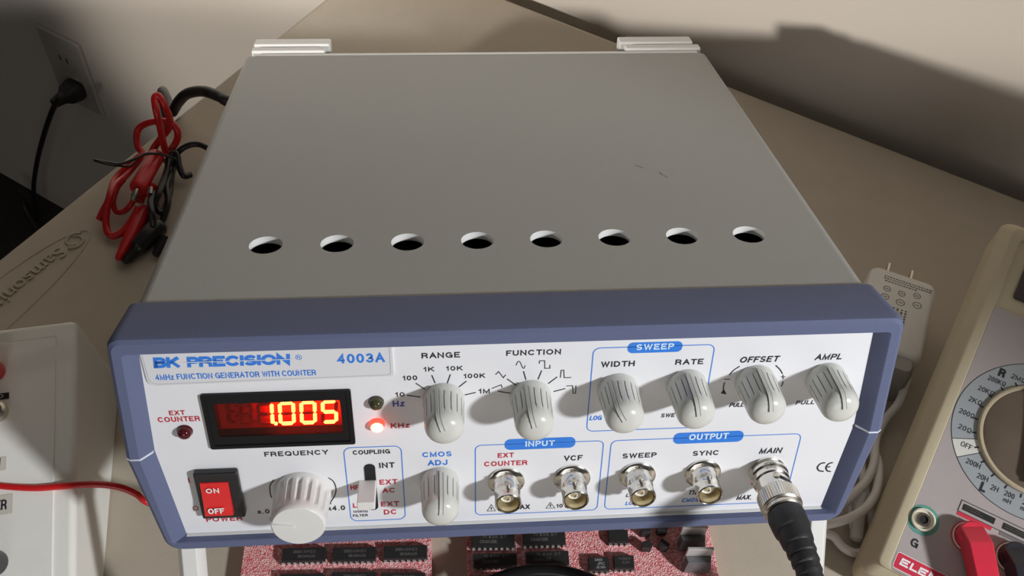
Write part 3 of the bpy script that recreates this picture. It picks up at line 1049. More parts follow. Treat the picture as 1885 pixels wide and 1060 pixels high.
# indicator lights
for x, z, m, nm in ((-.1130, -.0340, M_ledred, 'unlit dark red indicator'), (-.0475, -.0240, M_ledgrn, 'unlit olive indicator'), (-.0477, -.0340, M_ledon, 'lit red indicator')):
    mb = MB(); mb.lathe([(.0027, 0), (.0027, .0004), (.0024, .0007), (.0024, .0012), (.0022, .0020), (.0016, .0027), (.0008, .0031), (0, .0032)], None, 28)
    if m is M_ledon:
        for fc in mb.bm.faces:
            if fc.calc_center_median().z > .0017:
                fc.material_index = 1
    o = mb.build('indicator_light', [m, M_ledhot], gen, smooth=60)
    o['label'] = nm
    place(o, x, z)

# power switch
mb = MB()
mb.box(-.1130, -.0976, -.0030, 0, -.0746, -.0519)
psw = gp(mb, 'power_switch', M_blk, bevel=.0008)
mb = MB()
zs = [(-.0561, -.0034), (-.0600, -.0037), (-.0640, -.0041), (-.0676, -.0047), (-.0700, -.0052), (-.0709, -.0050), (-.0712, -.002)]
mb.loft([[(-.1110, -.0025, -.0560), (-.1012, -.0025, -.0560)] + [(-.1012, -.0025, -.0560)] * 0 + [(-.1012, -.0032, -.0560), (-.1110, -.0032, -.0560)]] +
        [[(-.1110, -.0010, z), (-.1012, -.0010, z), (-.1012, y, z), (-.1110, y, z)] for z, y in zs])
MR = Matrix.Translation((0, -.0039, 0)) @ Matrix.Rotation(PI / 2, 4, 'X') @ Matrix.Scale(.001, 4)
mb.text('ON', -109.2, -104.6, -60.2, 2.3, 1, Matrix.Translation((0, -.00415, 0)) @ Matrix.Rotation(PI / 2, 4, 'X') @ Matrix.Scale(.001, 4), 0, .20)
mb.text('OFF', -109.6, -103.8, -69.3, 2.7, 1, Matrix.Translation((0, -.0054, 0)) @ Matrix.Rotation(math.radians(90), 4, 'X') @ Matrix.Scale(.001, 4), 0, .20)
gp(mb, 'rocker', [M_rocker, M_white], parent=psw, loc=GO, smooth=30)

# slide switch
mb = MB()
sl = rrect(-53.6, -49.7, -76.2, -52.9, 1.9, 6)
mb.loft([[(x / 1000, -.00005, z / 1000) for x, z in sl], [(x / 1000, -.0003, z / 1000) for x, z in sl]])
ssw = gp(mb, 'slide_switch', M_slot)
mb = MB(); mb.box(-.0560, -.0497, -.0112, 0, -.0645, -.0608)
gp(mb, 'slide_lever', M_wht, parent=ssw, loc=GO, bevel=.0004)

# BNC jacks
def bnc(name='bnc_jack'):
    mb = MB()
    mb.lathe([(.0068, 0), (.0068, .0008), (.0063, .0012), (.0056, .0014), (.0050, .0016), (.0048, .0020), (.0048, .0060), (.00465, .0062), (.00465, .0100), (.0048, .0103),
              (.0048, .0114), (.0045, .0117), (.0042, .0115), (.0041, .0046)], None, 40)
    k = mb.build(name, M_nick, gen, smooth=40)
    mb = MB(); mb.lathe([(.00405, .0112), (.00405, .0050), (.0039, .0048), (.0039, .0112)], None, 32, caps=False)
    mb.build('barrel_lining', M_gold, k)
    mb = MB(); mb.lathe([(.0039, .0020), (.0039, .0052), (.0026, .0053), (.0025, .0082), (.0008, .0084), (.0008, .0040)], None, 28)
    mb.build('insulator', M_ptfe, k)
    mb = MB(); mb.lathe([(.0008, .0040), (.0008, .0092), (.0004, .0092), (.0004, .0070)], None, 14)
    mb.build('center_contact', M_gold, k)
    for s in (1, -1):
        mb = MB(); mb.lathe([(.00095, .0040), (.00095, .0058), (.0008, .0060), (0, .0060)], Matrix.Translation((0, 0, .0074)) @ Matrix.Rotation(-s * PI / 2, 4, 'X'), 16)
        mb.build('bayonet_pin', M_nickd, k)
    return k
b0 = bnc()
for i, (x, z, a) in enumerate(((-.0024, -.0642, 3), (.0220, -.0640, -2), (.0465, -.0640, -4), (.0712, -.0640, 0), (.0957, -.0640, 0))):
    o = b0 if i == 0 else copy_tree(b0, gen)
    place(o, x, z, math.radians(a))

# tilt legs: a flat bar with chamfered edges, swung forward
for s in (-1, 1):
    a = V((s * .1215, -.0165, .8020)); b = V((s * .1215, -.0782, .7227))
    d = (b - a).normalized(); xx = V((1, 0, 0)); nn = d.cross(xx).normalized()
    if nn.y > 0:
        nn = -nn
    cs_ = [(-.0050, -.0022), (-.0027, .0012), (.0027, .0012), (.0050, -.0022), (.0050, -.0042), (-.0050, -.0042)]
    mb = MB()
    mb.loft([[GINV @ (p + xx * u + nn * w_) for u, w_ in cs_] for p in (a, b)])
    gp(mb, 'tilt_leg', M_leg, bevel=.0004)
    mb = MB()
    h = GINV @ a
    mb.box(h.x - .008, h.x + .008, h.y - .002, h.y + .014, ZB - .008, ZB)
    gp(mb, 'leg_hinge', M_leg, bevel=.001)

# ================================================================== LCR METER, propped on its stand
LA = V((0.1689, -0.0220, 0.7520))
LUv = V((0.5410, 0.7946, 0.2756)).normalized(); LRv = V((0.8266, -0.5628, 0.0)).normalized(); LNv = LRv.cross(LUv).normalized()
TH = 0.029
MLc = frame(LRv, LUv, LNv, LA - LNv * TH)
lcr = thing('component_meter', 'beige handheld meter with a round dial and a red and a black plug in it', 'meter', M=MLc)
LZ = V((0, 0, TH))


def lp(mb, name, mats, bevel=0.0, parent=None, smooth=38, recalc=True, segs=2):
    return mb.build(name, mats, parent or lcr, bevel, smooth, None if parent else LZ, segs, recalc)


mb = MB()
x0, x1, y0, y1 = -.0105, .0860, -.0140, .1825
sec = [(0.004, -.029, .004), (0.0, -.026, .006), (0.0, -.0060, .006), (.0010, -.0042, .006), (.0046, -.0006, .004), (.0056, .0002, .003), (.0064, .0005, .003), (.0100, .0006, .003)]
lo_ = []
for ins, z, r in sec:
    lo_.append([(x, y, z) for x, y in rrect(x0 + ins, x1 - ins, y0 + min(ins, .0046), y1 - ins, r, 6)])
ins = [(.0104, .0002, .003), (.0104, -.0006, .003)]
for i_, z, r in ins:
    lo_.append([(x, y, z) for x, y in rrect(x0 + i_, x1 - i_, y0 + .0048, y1 - i_, r, 6)])
mb.loft(lo_, 0)
lp(mb, 'meter_case', M_beige, smooth=30)
MM = Matrix.Scale(.001, 4)
def hM(h):
    return Matrix.Translation((0, 0, h)) @ Matrix.Scale(.001, 4)
# face with printing
mb = MB()
fp = rrect(0.0, 75.0, -8.6, 131.0, 2.0, 5)
mb.loft([[(x, y, -.6) for x, y in fp], [(x, y, .25) for x, y in fp]], 0, M=MM)
DC = (37.5, 74.8); R0, R1 = 26.2, 37.2
def arcpts(r, a0, a1, n=48):
    return [(DC[0] + r * math.cos(math.radians(a0 + (a1 - a0) * i / n)), DC[1] + r * math.sin(math.radians(a0 + (a1 - a0) * i / n))) for i in range(n + 1)]
def sector(a0, a1, m, h=.00032, n=48):
    A = arcpts(R0, a0, a1, n); B = arcpts(R1, a0, a1, n)
    va = [mb.v((p[0], p[1], 0), hM(h)) for p in A]; vb = [mb.v((p[0], p[1], 0), hM(h)) for p in B]
    for i in range(n):
        mb.f((va[i], va[i + 1], vb[i + 1], vb[i]), m)
sector(219.3, 565.7, 1, n=90)
sector(205.7, 219.3, 2, .00034, 12)
mb.stroke(arcpts(R1, 0, 360, 120)[:-1], .3, 3, hM(.00036), closed=True)
for a in (205.7, 219.3):
    mb.stroke([arcpts(R0, a, a, 1)[0], arcpts(R1, a, a, 1)[0]], .3, 3, hM(.00038))
for t, xa, xb, y in (('200KΩ', 8.7, 16.6, 93.0), ('20KΩ', 6.4, 13.6, 86.2), ('2KΩ', 4.4, 10.4, 79.2), ('200Ω', 2.6, 9.4, 71.7), ('20Ω', 4.6, 10.5, 64.4), ('OFF', 8.2, 13.2, 57.0),
                     ('200H', 12.8, 19.0, 50.5), ('20H', 19.0, 23.7, 46.3), ('2H', 25.7, 28.9, 44.0), ('200', 31.6, 35.8, 44.2), ('mH', 32.0, 35.2, 41.4),
                     ('20', 39.5, 42.6, 44.0), ('mH', 39.4, 42.6, 41.3), ('2', 47.5, 49.0, 46.0), ('mH', 46.5, 49.6, 43.2), ('2MΩ', 17.5, 24.0, 98.6), ('20MΩ', 26.0, 33.5, 103.6)):
    mb.text(t, xa, xb, y, 2.5 if t != 'mH' else 2.1, 3, hM(.00042), 0, .13)
mb.text('R', 12.0, 15.0, 97.0, 4.4, 3, hM(.00042), 0, .24)
mb.text('L', 21.6, 24.2, 41.2, 4.6, 3, hM(.00042), 0, .24)
for a in [213.7 + 14.3 * k for k in range(-8, 9)]:
    mb.stroke([arcpts(R0 + .3, a, a, 1)[0], arcpts(R0 + 2.2, a, a, 1)[0]], .7, 3, hM(.00040))
mb.text('G', 4.1, 7.3, 4.4, 3.9, 3, hM(.0004), 0, .19)
# component slots' outlines and coloured links
mb.stroke([(16.8, 28.4), (16.9, 33.8), (57.5, 33.8), (57.5, 28.4), (16.8, 28.4)], .3, 3, hM(.0004))
mb.flat([(16.9, 26.6), (31.6, 26.6), (31.6, 28.3), (16.9, 28.3)], 4, hM(.00040))
mb.flat([(35.0, 26.6), (57.5, 26.6), (57.5, 28.3), (35.0, 28.3)], 5, hM(.00040))
mb.stroke([(24.4, 26.6), (24.4, 24.8)], 1.5, 4, hM(.0004))
mb.stroke([(42.8, 26.6), (42.8, 25.5)], 1.5, 5, hM(.0004))
for cx, cy, m in ((24.4, 19.4, 4), (42.8, 19.6, 5)):
    mb.stroke([(cx + 6.6 * math.cos(i * PI / 18), cy + 6.6 * math.sin(i * PI / 18)) for i in range(36)], 1.1, m, hM(.0004), closed=True)
mb.stroke([(5.4 + 6.0 * math.cos(i * PI / 18), 17.4 + 6.0 * math.sin(i * PI / 18)) for i in range(36)], 1.6, 6, hM(.00036), closed=True)
tg = rpoly([(.9, -.4), (75.0, -.4), (75.0, -7.6), (.9, -7.6)], 1.2, 5)
mb.flat(tg, 7, hM(.0004))
mb.stroke(tg, .25, 8, hM(.00044), closed=True)
mb.text('ELENCO', 3.0, 29.5, -5.4, 3.3, 8, hM(.00046), .12, .25, 0, .05)
lp(mb, 'face_plate', [M_face, M_arc, M_offw, M_black, M_tagr, M_tiny, M_teal, M_tagr, M_white], smooth=20, recalc=False)
# display window at the top
mb = MB()
q = rrect(6.0, 69, 139.0, 166.0, 1.5, 4)
mb.loft([[(x, y, -.5) for x, y in q], [(x, y, .2) for x, y in q]], 0, M=MM)
lp(mb, 'display_window', M_lcd)
# rotary dial: shallow cup with a grip bar and pointer
mb = MB()
MD = Matrix.Translation((DC[0] / 1000, DC[1] / 1000, 0))
mb.lathe([(.0262, 0), (.0262, .0016), (.0256, .0022), (.0246, .0022), (.0240, .0016)], MD, 72, 0)
dial = lp(mb, 'rotary_dial', M_dialr)
mb = MB()
mb.lathe([(.0240, .0003), (.0240, .0018), (.0225, .0026), (.0120, .0032), (0, .0034)], MD, 72, 0)
lp(mb, 'dial_face', M_dial, parent=dial)
mb = MB()
gb = rrect(-4.5, 4.5, -22.5, 22.5, 2.5, 5)
gt = rrect(-3.0, 3.0, -21.5, 21.5, 2.0, 5)
MG = MD @ Matrix.Rotation(math.radians(12), 4, 'Z') @ Matrix.Scale(.001, 4)
mb.loft([[(x, y, 2.0) for x, y in gb], [(x, y, 8.0) for x, y in gt]], 0, M=MG)
lp(mb, 'grip_bar', M_dial, parent=dial, bevel=.0005)
mb = MB(); mb.loft([[(-.9, -23.2, z), (.9, -23.2, z), (.9, -8.0, z), (-.9, -8.0, z)] for z in (7.6, 8.2)], M=MG)
lp(mb, 'pointer', M_dialr, parent=dial)
# G jack
mb = MB()
MJ = Matrix.Translation((.0054, .0174, .0003))
mb.lathe([(.0050, 0), (.0050, .0014), (.0043, .0016), (.0040, .0004)], MJ, 36)
jk = lp(mb, 'ground_jack', M_cream)
mb = MB(); mb.lathe([(.0040, 0), (.0040, .0003)], MJ, 30); lp(mb, 'jack_well', M_dial, parent=jk)
mb = MB(); mb.lathe([(.0031, .0002), (.0030, .0012), (.0019, .0012), (.0019, .0003)], MJ, 30); lp(mb, 'jack_socket', M_nickd, parent=jk)
mb = MB(); mb.lathe([(.0019, .0002), (.0019, .0005)], MJ, 24); lp(mb, 'jack_hole', M_slot, parent=jk)
for a, b, c, d in ((18.3, 31.8, 29.8, 32.6), (35.4, 56.0, 29.8, 32.6)):
    mb = MB(); mb.box(a, b, c, d, .2, .5, 0, MM)
    mb.box(a + .4, b - 5, c + .75, c + 1.15, .2, .65, 1, MM); mb.box(a + .4, b - 6, c + 1.75, c + 2.1, .2, .65, 1, MM)
    lp(mb, 'component_slot', [M_slot, M_nickd])
for cx, cy in ((24.4, 19.4), (42.8, 19.6)):
    mb = MB(); mb.lathe([(.0066, .0002), (.0066, .0010), (.0061, .0012), (.0058, .0004)], Matrix.Translation((cx / 1000, cy / 1000, 0)), 36)
    lp(mb, 'jack_ring', M_cream)
# wire tilt stand behind
yb = .128; zt_ = (0.7205 - (LA.z + LUv.z * yb - LNv.z * TH)) / LNv.z
mb = MB()
foot = MLc.inverted() @ V((0, 0, 0))
def onT(x, y):
    p = MLc @ V((x, y, 0)); return MLc.inverted() @ V((p.x, p.y, .7225))
mb.tube([V((.012, yb, .001)), onT(.014, yb + .010), onT(.062, yb + .010), V((.064, yb, .001))], .0018, 10)
mb.build('tilt_stand', M_beige, lcr)

# right-angle plugs
def plug(name, label, m, cx, cy, group=None):
    t = thing(name, label, 'plug', M=frame(LRv, LUv, LNv, LA + LRv * cx + LUv * cy + LNv * .0004), group=group)
    mb = MB(); mb.lathe([(.0057, 0), (.0057, .0062), (.0050, .0072), (0, .0072)], None, 32)
    mb.build('collar', m, t, smooth=40)
    d = V((.50, -.866, 0)); s = V((.866, .50, 0))
    mb = MB()
    def P(a, b, h): return d * a + s * b + V((0, 0, h))
    prof = [(-.0052, .0015, .0050, .0036), (-.0030, .0012, .0072, .0048), (.0040, .0012, .0128, .0049), (.0055, .0012, .0136, .0049), (.0300, .0020, .0128, .0044)]
    mb.loft([[P(a, -w_, h0), P(a, w_, h0), P(a, w_, h1), P(a, -w_, h1)] for a, h0, h1, w_ in prof])
    mb.build('plug_body', m, t, bevel=.0007)
    mb = MB(); mb.tube(spl([P(.028, 0, .0075), P(.045, 0, .0070), P(.070, .006, .007), P(.10, .02, .006)], 6), .0018, 10)
    mb.build('wire', m, t)
    return t
plug('right_angle_plug', 'red right-angle plug pushed into the beige meter beside its G jack', M_plugr, .0244, .0194)
plug('right_angle_plug', 'black right-angle plug in the beige meter, cut off by the photo edge', M_plugk, .0428, .0196)

# ================================================================== USB CHARGER AND ITS CABLE
ZC = .7480
tl, tr, br = at(1606, 484, ZC), at(1727, 524, ZC), at(1690, 692, ZC)
cx_ = (tr - tl).normalized(); cy_ = V((-cx_.y, cx_.x, 0))
Wc = (tr - tl).length; Hc = abs((br - tr).dot(cy_))
ch = thing('usb_charger', 'white wall charger lying on the table by the blue bezel corner, prongs towards the wall', 'charger',
           M=frame(cx_, cy_, (0, 0, 1), V((tl.x, tl.y, .72)) - cy_ * Hc))
mb = MB()
rr = rrect(0, Wc, Hc * .14, Hc, .0045, 6)
hh = ZC - .72
def insr(r_, k):
    return rrect(k, Wc - k, Hc * .14 + k, Hc - k, .0045, 6)
mb.loft([[(x, y, z) for x, y in insr(0, k)] for k, z in ((.002, .0002), (0, .002), (0, hh - .003), (.0008, hh - .001), (.0026, hh))], 0)
mb.build('charger_body', M_wht, ch, smooth=45)
mb = MB()
mb.loft([[(x, y, z) for x, y in rrect(.0025 + k, Wc - .0025 - k, 0 + k, Hc * .15, .003, 5)] for k, z in ((.001, .001), (0, .003), (0, hh - .004), (.0015, hh - .0015))], 0)
mb.build('port_end', M_usbg, ch, smooth=45)
for px in (.30, .66):
    mb = MB(); mb.box(Wc * px - .0008, Wc * px + .0008, Hc - .001, Hc + .0165, hh * .5 - .0032, hh * .5 + .0032)
    mb.build('prong', M_nickd, ch, bevel=.0005)
mb = MB()
MCh = Matrix.Translation((0, 0, hh + .00006))
def cm(x, y): return (Wc * x, Hc * y)
for i, (y, a, b) in enumerate(((.90, .22, .92), (.875, .22, .90), (.85, .24, .70))):
    x = a
    while x < b:
        wd_ = random.uniform(.015, .04)
        mb.flat([cm(x, y), cm(x + wd_, y), cm(x + wd_, y + .012), cm(x, y + .012)], 0, MCh); x += wd_ + .012
for (x, y, s) in ((.30, .77, .05), (.52, .77, .05), (.74, .80, .05), (.30, .68, .055), (.53, .67, .06), (.77, .70, .06)):
    c = cm(x, y)
    mb.stroke([(c[0] + s * Wc * math.cos(i * PI / 8), c[1] + s * Wc * math.sin(i * PI / 8)) for i in range(16)], .00045, 0, MCh, closed=True)
    mb.stroke([(c[0] - s * Wc * .5, c[1]), (c[0] + s * Wc * .5, c[1])], .0006, 0, MCh)
for row in range(4):
    x = .44 + .1 * row * .6
    y = .60
    while y > .30 + .02 * row:
        h_ = random.uniform(.012, .035)
        mb.flat([cm(x, y), cm(x + .03, y), cm(x + .03, y - h_), cm(x, y - h_)], 0, MCh); y -= h_ + .010
mb.build('fine_print', M_tiny, ch, recalc=False)

zz = lambda X, Y: (1500 + X / 3.419, 720 + Y / 3.419)
def zp(X, Y, h): return at(*zz(X, Y), .72 + h)
pth = [at(1672, 690, .733), at(1655, 740, .731), zp(440, 180, .006), zp(385, 300, .006), zp(372, 450, .010), zp(325, 560, .012), zp(250, 640, .012), zp(180, 700, .010), zp(110, 730, .006), zp(60, 700, .004),
       zp(90, 560, .004), zp(250, 400, .004), zp(360, 380, .006), zp(402, 470, .008), zp(392, 610, .012), zp(350, 700, .014), zp(280, 765, .014), zp(180, 812, .012), zp(90, 835, .010), zp(40, 850, .006),
       zp(60, 890, .004), zp(120, 915, .004), zp(170, 975, .003), zp(240, 1015, .003), zp(305, 1010, .003), zp(350, 940, .003), zp(365, 850, .004), zp(345, 750, .006), zp(320, 640, .006), zp(300, 520, .004), zp(290, 420, .004)]
mb = MB(); mb.tube(spl(pth, 8), .0021, 12)
usb = thing('usb_cable', 'coiled white charging cable lying between the blue bezel and the beige meter', 'cable', loc=(zp(250, 700, 0).x, zp(250, 700, 0).y, .72))
UO = usb.location.copy()
mb.build('cable', M_usb, usb, loc=-UO)
mb = MB(); a, b = zp(288, 640, .0085), zp(260, 930, .0035)
mb.tube([a, a.lerp(b, .3), a.lerp(b, .6), b, b + (b - a).normalized() * .0012], [.0030, .0031, .0031, .0029, .0016], 14)
mb.build('cable_connector', M_usb, usb, loc=-UO)
mb = MB(); mb.tube(spl([zp(222, 720, .007), zp(224, 800, .005), zp(236, 880, .003), zp(262, 945, .003)], 6), .0011, 8)
mb.build('cable_tie', M_wht, usb, loc=-UO)

# ================================================================== BNC LEAD ON THE MAIN OUTPUT
BX, BZ = .0957, -.0640
bl = thing('bnc_lead', 'black-booted coaxial lead plugged onto the MAIN output jack', 'cable', M=GI @ Matrix.Translation((BX, -.0022, BZ)) @ RX)
mb = MB()
mb.lathe([(.0049, 0), (.0070, 0), (.0072, .0006), (.0072, .0016), (.0066, .0022), (.0068, .0030), (.0068, .0044), (.0062, .0048), (.0062, .0100), (.0058, .0104), (.0049, .0104)], None, 48)
mb.build('coupling_sleeve', M_nick, bl, smooth=40)
for s, a in ((1, 0.0), (-1, 0.0)):
    mb = MB()
    Mh = Matrix.Translation((0, 0, .0068)) @ Matrix.Rotation(-s * PI / 2, 4, 'X')
    mb.lathe([(.0014, .0055), (.0014, .0064), (.0011, .0066), (0, .0066)], Mh, 18)
    mb.build('bayonet_pin', M_nickd, bl)
    mb = MB()
    pts = [V((.00625 * math.sin(t_), s * .00625 * math.cos(t_), .0068 + .0016 * math.sin(t_ * 2.2))) for t_ in [.15 + .9 * i / 8 for i in range(9)]]
    mb.tube(pts, .00055, 6)
    mb.build('bayonet_slot', M_slot, bl)
mb = MB()
def kr(r, h, i):
    return r + (.00022 if i % 2 and .0102 < h < .0172 else 0)
mb.lathe([(.0060, .0098), (.0070, .0104), (.0073, .0108), (.0073, .0168), (.0070, .0172), (.0066, .0174), (.0068, .0180), (.0068, .0192), (.0064, .0196), (.0056, .0198)], None, 96, 0, kr)
mb.build('knurled_ring', M_nickd, bl, smooth=25)
mb = MB()
axis = [(0, 0, .0190), (0, 0, .0200), (0, 0, .0215), (0, 0, .0262), (0, 0, .0275), (0, -.0001, .0282), (0, -.0003, .0320), (0, -.0005, .0330), (0, -.0006, .0338), (0, -.001, .0362), (0, -.0012, .0368), (0, -.0013, .0374),
        (0, -.0018, .0398), (0, -.0020, .0404), (0, -.0021, .0410), (0, -.0028, .0432), (0, -.0030, .0438), (0, -.0031, .0444), (0, -.0040, .0466), (0, -.0042, .0472), (0, -.0043, .0478), (0, -.0055, .0500), (0, -.0060, .0510)]
rad = [.0058, .0065, .0068, .0066, .0065, .0060, .0057, .0056, .0050, .0052, .0052, .0046, .0049, .0049, .0043, .0046, .0046, .0040, .0043, .0043, .0038, .0041, .0036]
mb.tube([(x + .0002 * i * .5, y, z) for i, (x, y, z) in enumerate(axis)], rad, 28)
mb.build('strain_relief_boot', M_rub, bl, smooth=35)
mb = MB()
bi = bl.matrix_basis.inverted()
mb.tube(spl([V((.002, -.0055, .0490)), V((.003, -.008, .056))] + [bi @ V(p) for p in ((.104, -.088, .800), (.112, -.125, .752), (.108, -.165, .7285), (.080, -.215, .7300), (.020, -.265, .7240), (-.040, -.300, .7240))], 8), .0026, 12)
mb.build('cable', M_cream, bl)

# ================================================================== FOAM AND THE COMPONENTS STUCK IN IT
ZF = .7262
def foam(label, pts):
    c = sum((V((p[0], p[1], 0)) for p in pts), V()) / 4
    mb = MB()
    q = rpoly([(p[0] - c.x, p[1] - c.y) for p in pts], .001, 3)
    jit = [(x + random.uniform(-.0001, .0001), y + random.uniform(-.0001, .0001)) for x, y in q]
    mb.loft([[(x, y, 0) for x, y in q], [(x, y, ZF - .72) for x, y in jit]])
    o = mb.build('foam_sheet', M_foam, None, bevel=.0006)
    o.location = (c.x, c.y, .72)
    tag(o, label, 'foam', 'pink foam sheets under the generator')
    return o
foam('left pink antistatic foam sheet, holding only long black chips, by the left tilt leg', [(-.1165, -.060), (-.0316, -.064), (-.0320, .020), (-.1155, .022)])
foam('right pink antistatic foam sheet, holding chips, transistors and metal-tab regulators', [(-.0160, -.066), (.0965, -.070), (.0972, .020), (-.0160, .022)])

def chip(n, wlen, label, group, lines, flip=False, bright=False):
    t = thing('integrated_circuit', label, 'chip', group=group)
    mb = MB()
    a = wlen / 2; b = .0032
    mb.loft([[(sx * (a - k), sy * (b - k), z) for sx, sy in ((-1, -1), (1, -1), (1, 1), (-1, 1))] for k, z in ((.0003, .0006), (0, .0022), (.0003, .0038))], 0)
    mb.lathe([(.0007, .0038), (.0007, .00388), (0, .00388)], Matrix.Translation((-a + .0014, -.0016 if not flip else .0016, 0)), 14, 0)
    MT_ = Matrix.Translation((0, 0, .00392)) @ (Matrix.Rotation(PI, 4, 'Z') if flip else Matrix.Identity(4)) @ Matrix.Scale(.001, 4)
    for s, x0, x1, y, c in lines:
        mb.text(s, x0, x1, y, c, 1, MT_, 0, .16)
    mb.build('chip_body', [M_chip, M_markb if bright else M_mark], t, bevel=0, recalc=False)
    for i in range(n // 2):
        x = (i - (n // 2 - 1) / 2) * .00254
        for s in (-1, 1):
            mb = MB()
            mb.box(x - .0006, x + .0006, s * .0030, s * .0037, .0016, .0021)
            mb.box(x - .0006, x + .0006, s * .0037, s * .0034, .0000, .0021)
            mb.build('pin', M_pin, t)
    return t
def put(o, x, y, rz):
    o.location = (x, y, ZF - .0002); o.rotation_euler = (0, 0, rz)
L16 = [('SN74HC86', -5.2, 2.4, .5, 1.3), ('CD4013BE', -5.2, 4.6, -1.7, 1.3)]
G1 = 'long black chips pressed into the pink foam'
chips = [(-.0885, -.0004, 'long black chip at the upper left of the left foam, half under the bezel', True),
         (-.0662, -.0012, 'long black chip, middle of the upper row on the left foam', True),
         (-.0434, -.0015, 'long black chip at the right end of the upper row on the left foam', True),
         (-.0885, -.0125, 'long black chip, leftmost of the lower row on the left foam', True),
         (-.0660, -.0128, 'long black chip, middle of the lower row on the left foam', True),
         (-.0444, -.0142, 'long black chip, rightmost of the lower row on the left foam', True),
         (-.0038, .0022, 'long black chip at the top left of the right foam, partly under the bezel', False),
         (.0194, .0022, 'long black chip in the top row of the right foam, beside the bare foam', False),
         (-.0035, -.0072, 'long black chip in the second row of the right foam, by its left edge', False),
         (.0200, -.0073, 'long black chip in the second row of the right foam, just above the cable loop', False),
         (-.0040, -.0176, 'long black chip in the lowest row of the right foam, under the cable loop', False)]
pa = chip(16, .0195, 'x', G1, L16, True); pb = chip(16, .0195, 'x', G1, [('CD4013BE', -6.2, 1.6, -1.6, 1.5), ('TI 82K ET', -5.0, 6.0, .8, 1.3)], False)
used = [False, False]
for x, y, lab, fl in chips:
    k = 0 if fl else 1
    src = pa if fl else pb
    o = src if not used[k] else copy_tree(src)
    used[k] = True
    put(o, x, y - .0008, math.radians(-2.0 + random.uniform(-.8, .8)))
    o['label'] = lab
G2 = 'short eight-pin chips on the right foam'
o = chip(8, .0094, 'small eight-pin chip partly under the bezel near the transistors', G2, [], False); put(o, .0534, .0008, math.radians(-3))
o = chip(8, .0094, 'small eight-pin chip with bright JRC marking, left of its twin', G2, [('386D', -2.0, 1.6, 1.1, 1.2), ('JRC', -.9, 2.6, -.7, 1.3), ('JE180', -1.5, 2.6, -2.4, 1.2)], False, True); put(o, .0428, -.0121, math.radians(-3))
o = chip(8, .0094, 'small eight-pin chip with faint marking, right of the JRC chip', G2, [('TL082CP', -2.6, 3.2, .9, 1.1), ('82K', -.9, 2.4, -.9, 1.1)], False); put(o, .0542, -.0118, math.radians(-3))

def transistor(label):
    t = thing('transistor', label, 'transistor', group='small black transistors on the right foam')
    prof = [(.0024 * math.cos(a), .0024 * math.sin(a)) for a in [math.radians(-30 + 240 * i / 14) for i in range(15)]]
    mb = MB(); mb.prism(prof, .0005, .0052)
    mb.build('transistor_body', M_chip, t, bevel=.0002)
    for i in (-1, 0, 1):
        mb = MB(); mb.box(i * .00127 - .0002, i * .00127 + .0002, -.0002, .0002, -.003, .0006)
        mb.build('lead', M_pin, t)
    return t
for x, y, rz, lab in ((.0662, .0022, .1, 'black transistor under the bezel edge, left one of the rear pair'), (.0738, .0026, -.2, 'black transistor under the bezel edge, right one of the rear pair'),
                      (.0654, -.0052, -.1, 'black transistor with its flat face lit, left one of the front pair'), (.0736, -.0044, 2.4, 'black transistor in shade beside the metal-tab regulator, right one of the front pair')):
    o = transistor(lab); put(o, x, y, rz)

def regulator(label):
    t = thing('voltage_regulator', label, 'regulator', group='metal-tab regulators on the right foam')
    mb = MB()
    mb.loft([[(-.0058 + k, -.0042 + k * 1.2, z), (.0058 - k, -.0042 + k * 1.2, z), (.0058, 0, z), (-.0058, 0, z)] for k, z in ((0, .0008), (0, .0060), (.0008, .0094))])
    mb.build('regulator_body', M_reg, t, bevel=.0002)
    mb = MB(); mb.box(-.0058, .0058, 0, .0014, .0010, .0155)
    mb.build('metal_tab', M_tab, t, bevel=.0002)
    for i in (-1, 0, 1):
        mb = MB(); mb.box(i * .00254 - .0004, i * .00254 + .0004, -.002, -.0014, -.003, .001)
        mb.build('lead', M_pin, t)
    return t
for x, y, rz, lab in ((.0790, .0105, 0, 'black regulator mostly hidden under the bezel, rearmost of three'), (.0862, -.0030, -.05, 'black regulator with bright metal tab, middle of three'), (.0868, -.0132, -.05, 'black regulator with bright metal tab, nearest of three')):
    o = regulator(lab); put(o, x, y, rz)

# black cable looping over the chips at the bottom of the photo
mb = MB()
cc = V((.0140, -.0678, 0))
pts = [V((.080, -.215, .7232)), V((.050, -.165, .7232))]
for i in range(25):
    a = math.radians(-62 + 304 * i / 24)
    y = cc.y + .0505 * math.sin(a)
    pts.append(V((cc.x + .0505 * math.cos(a), y, .7232 + .0140 * max(0, min(1, (y + .125) / .06)))))
pts += [V((-.040, -.150, .7232)), V((-.055, -.200, .7232))]
pts = spl(pts, 4)
mb.tube(pts, .0029, 16)
o = mb.build('black_cable', M_blkg, None)
tag(o, 'thick glossy black cable looping over the right foam at the bottom edge', 'cable')

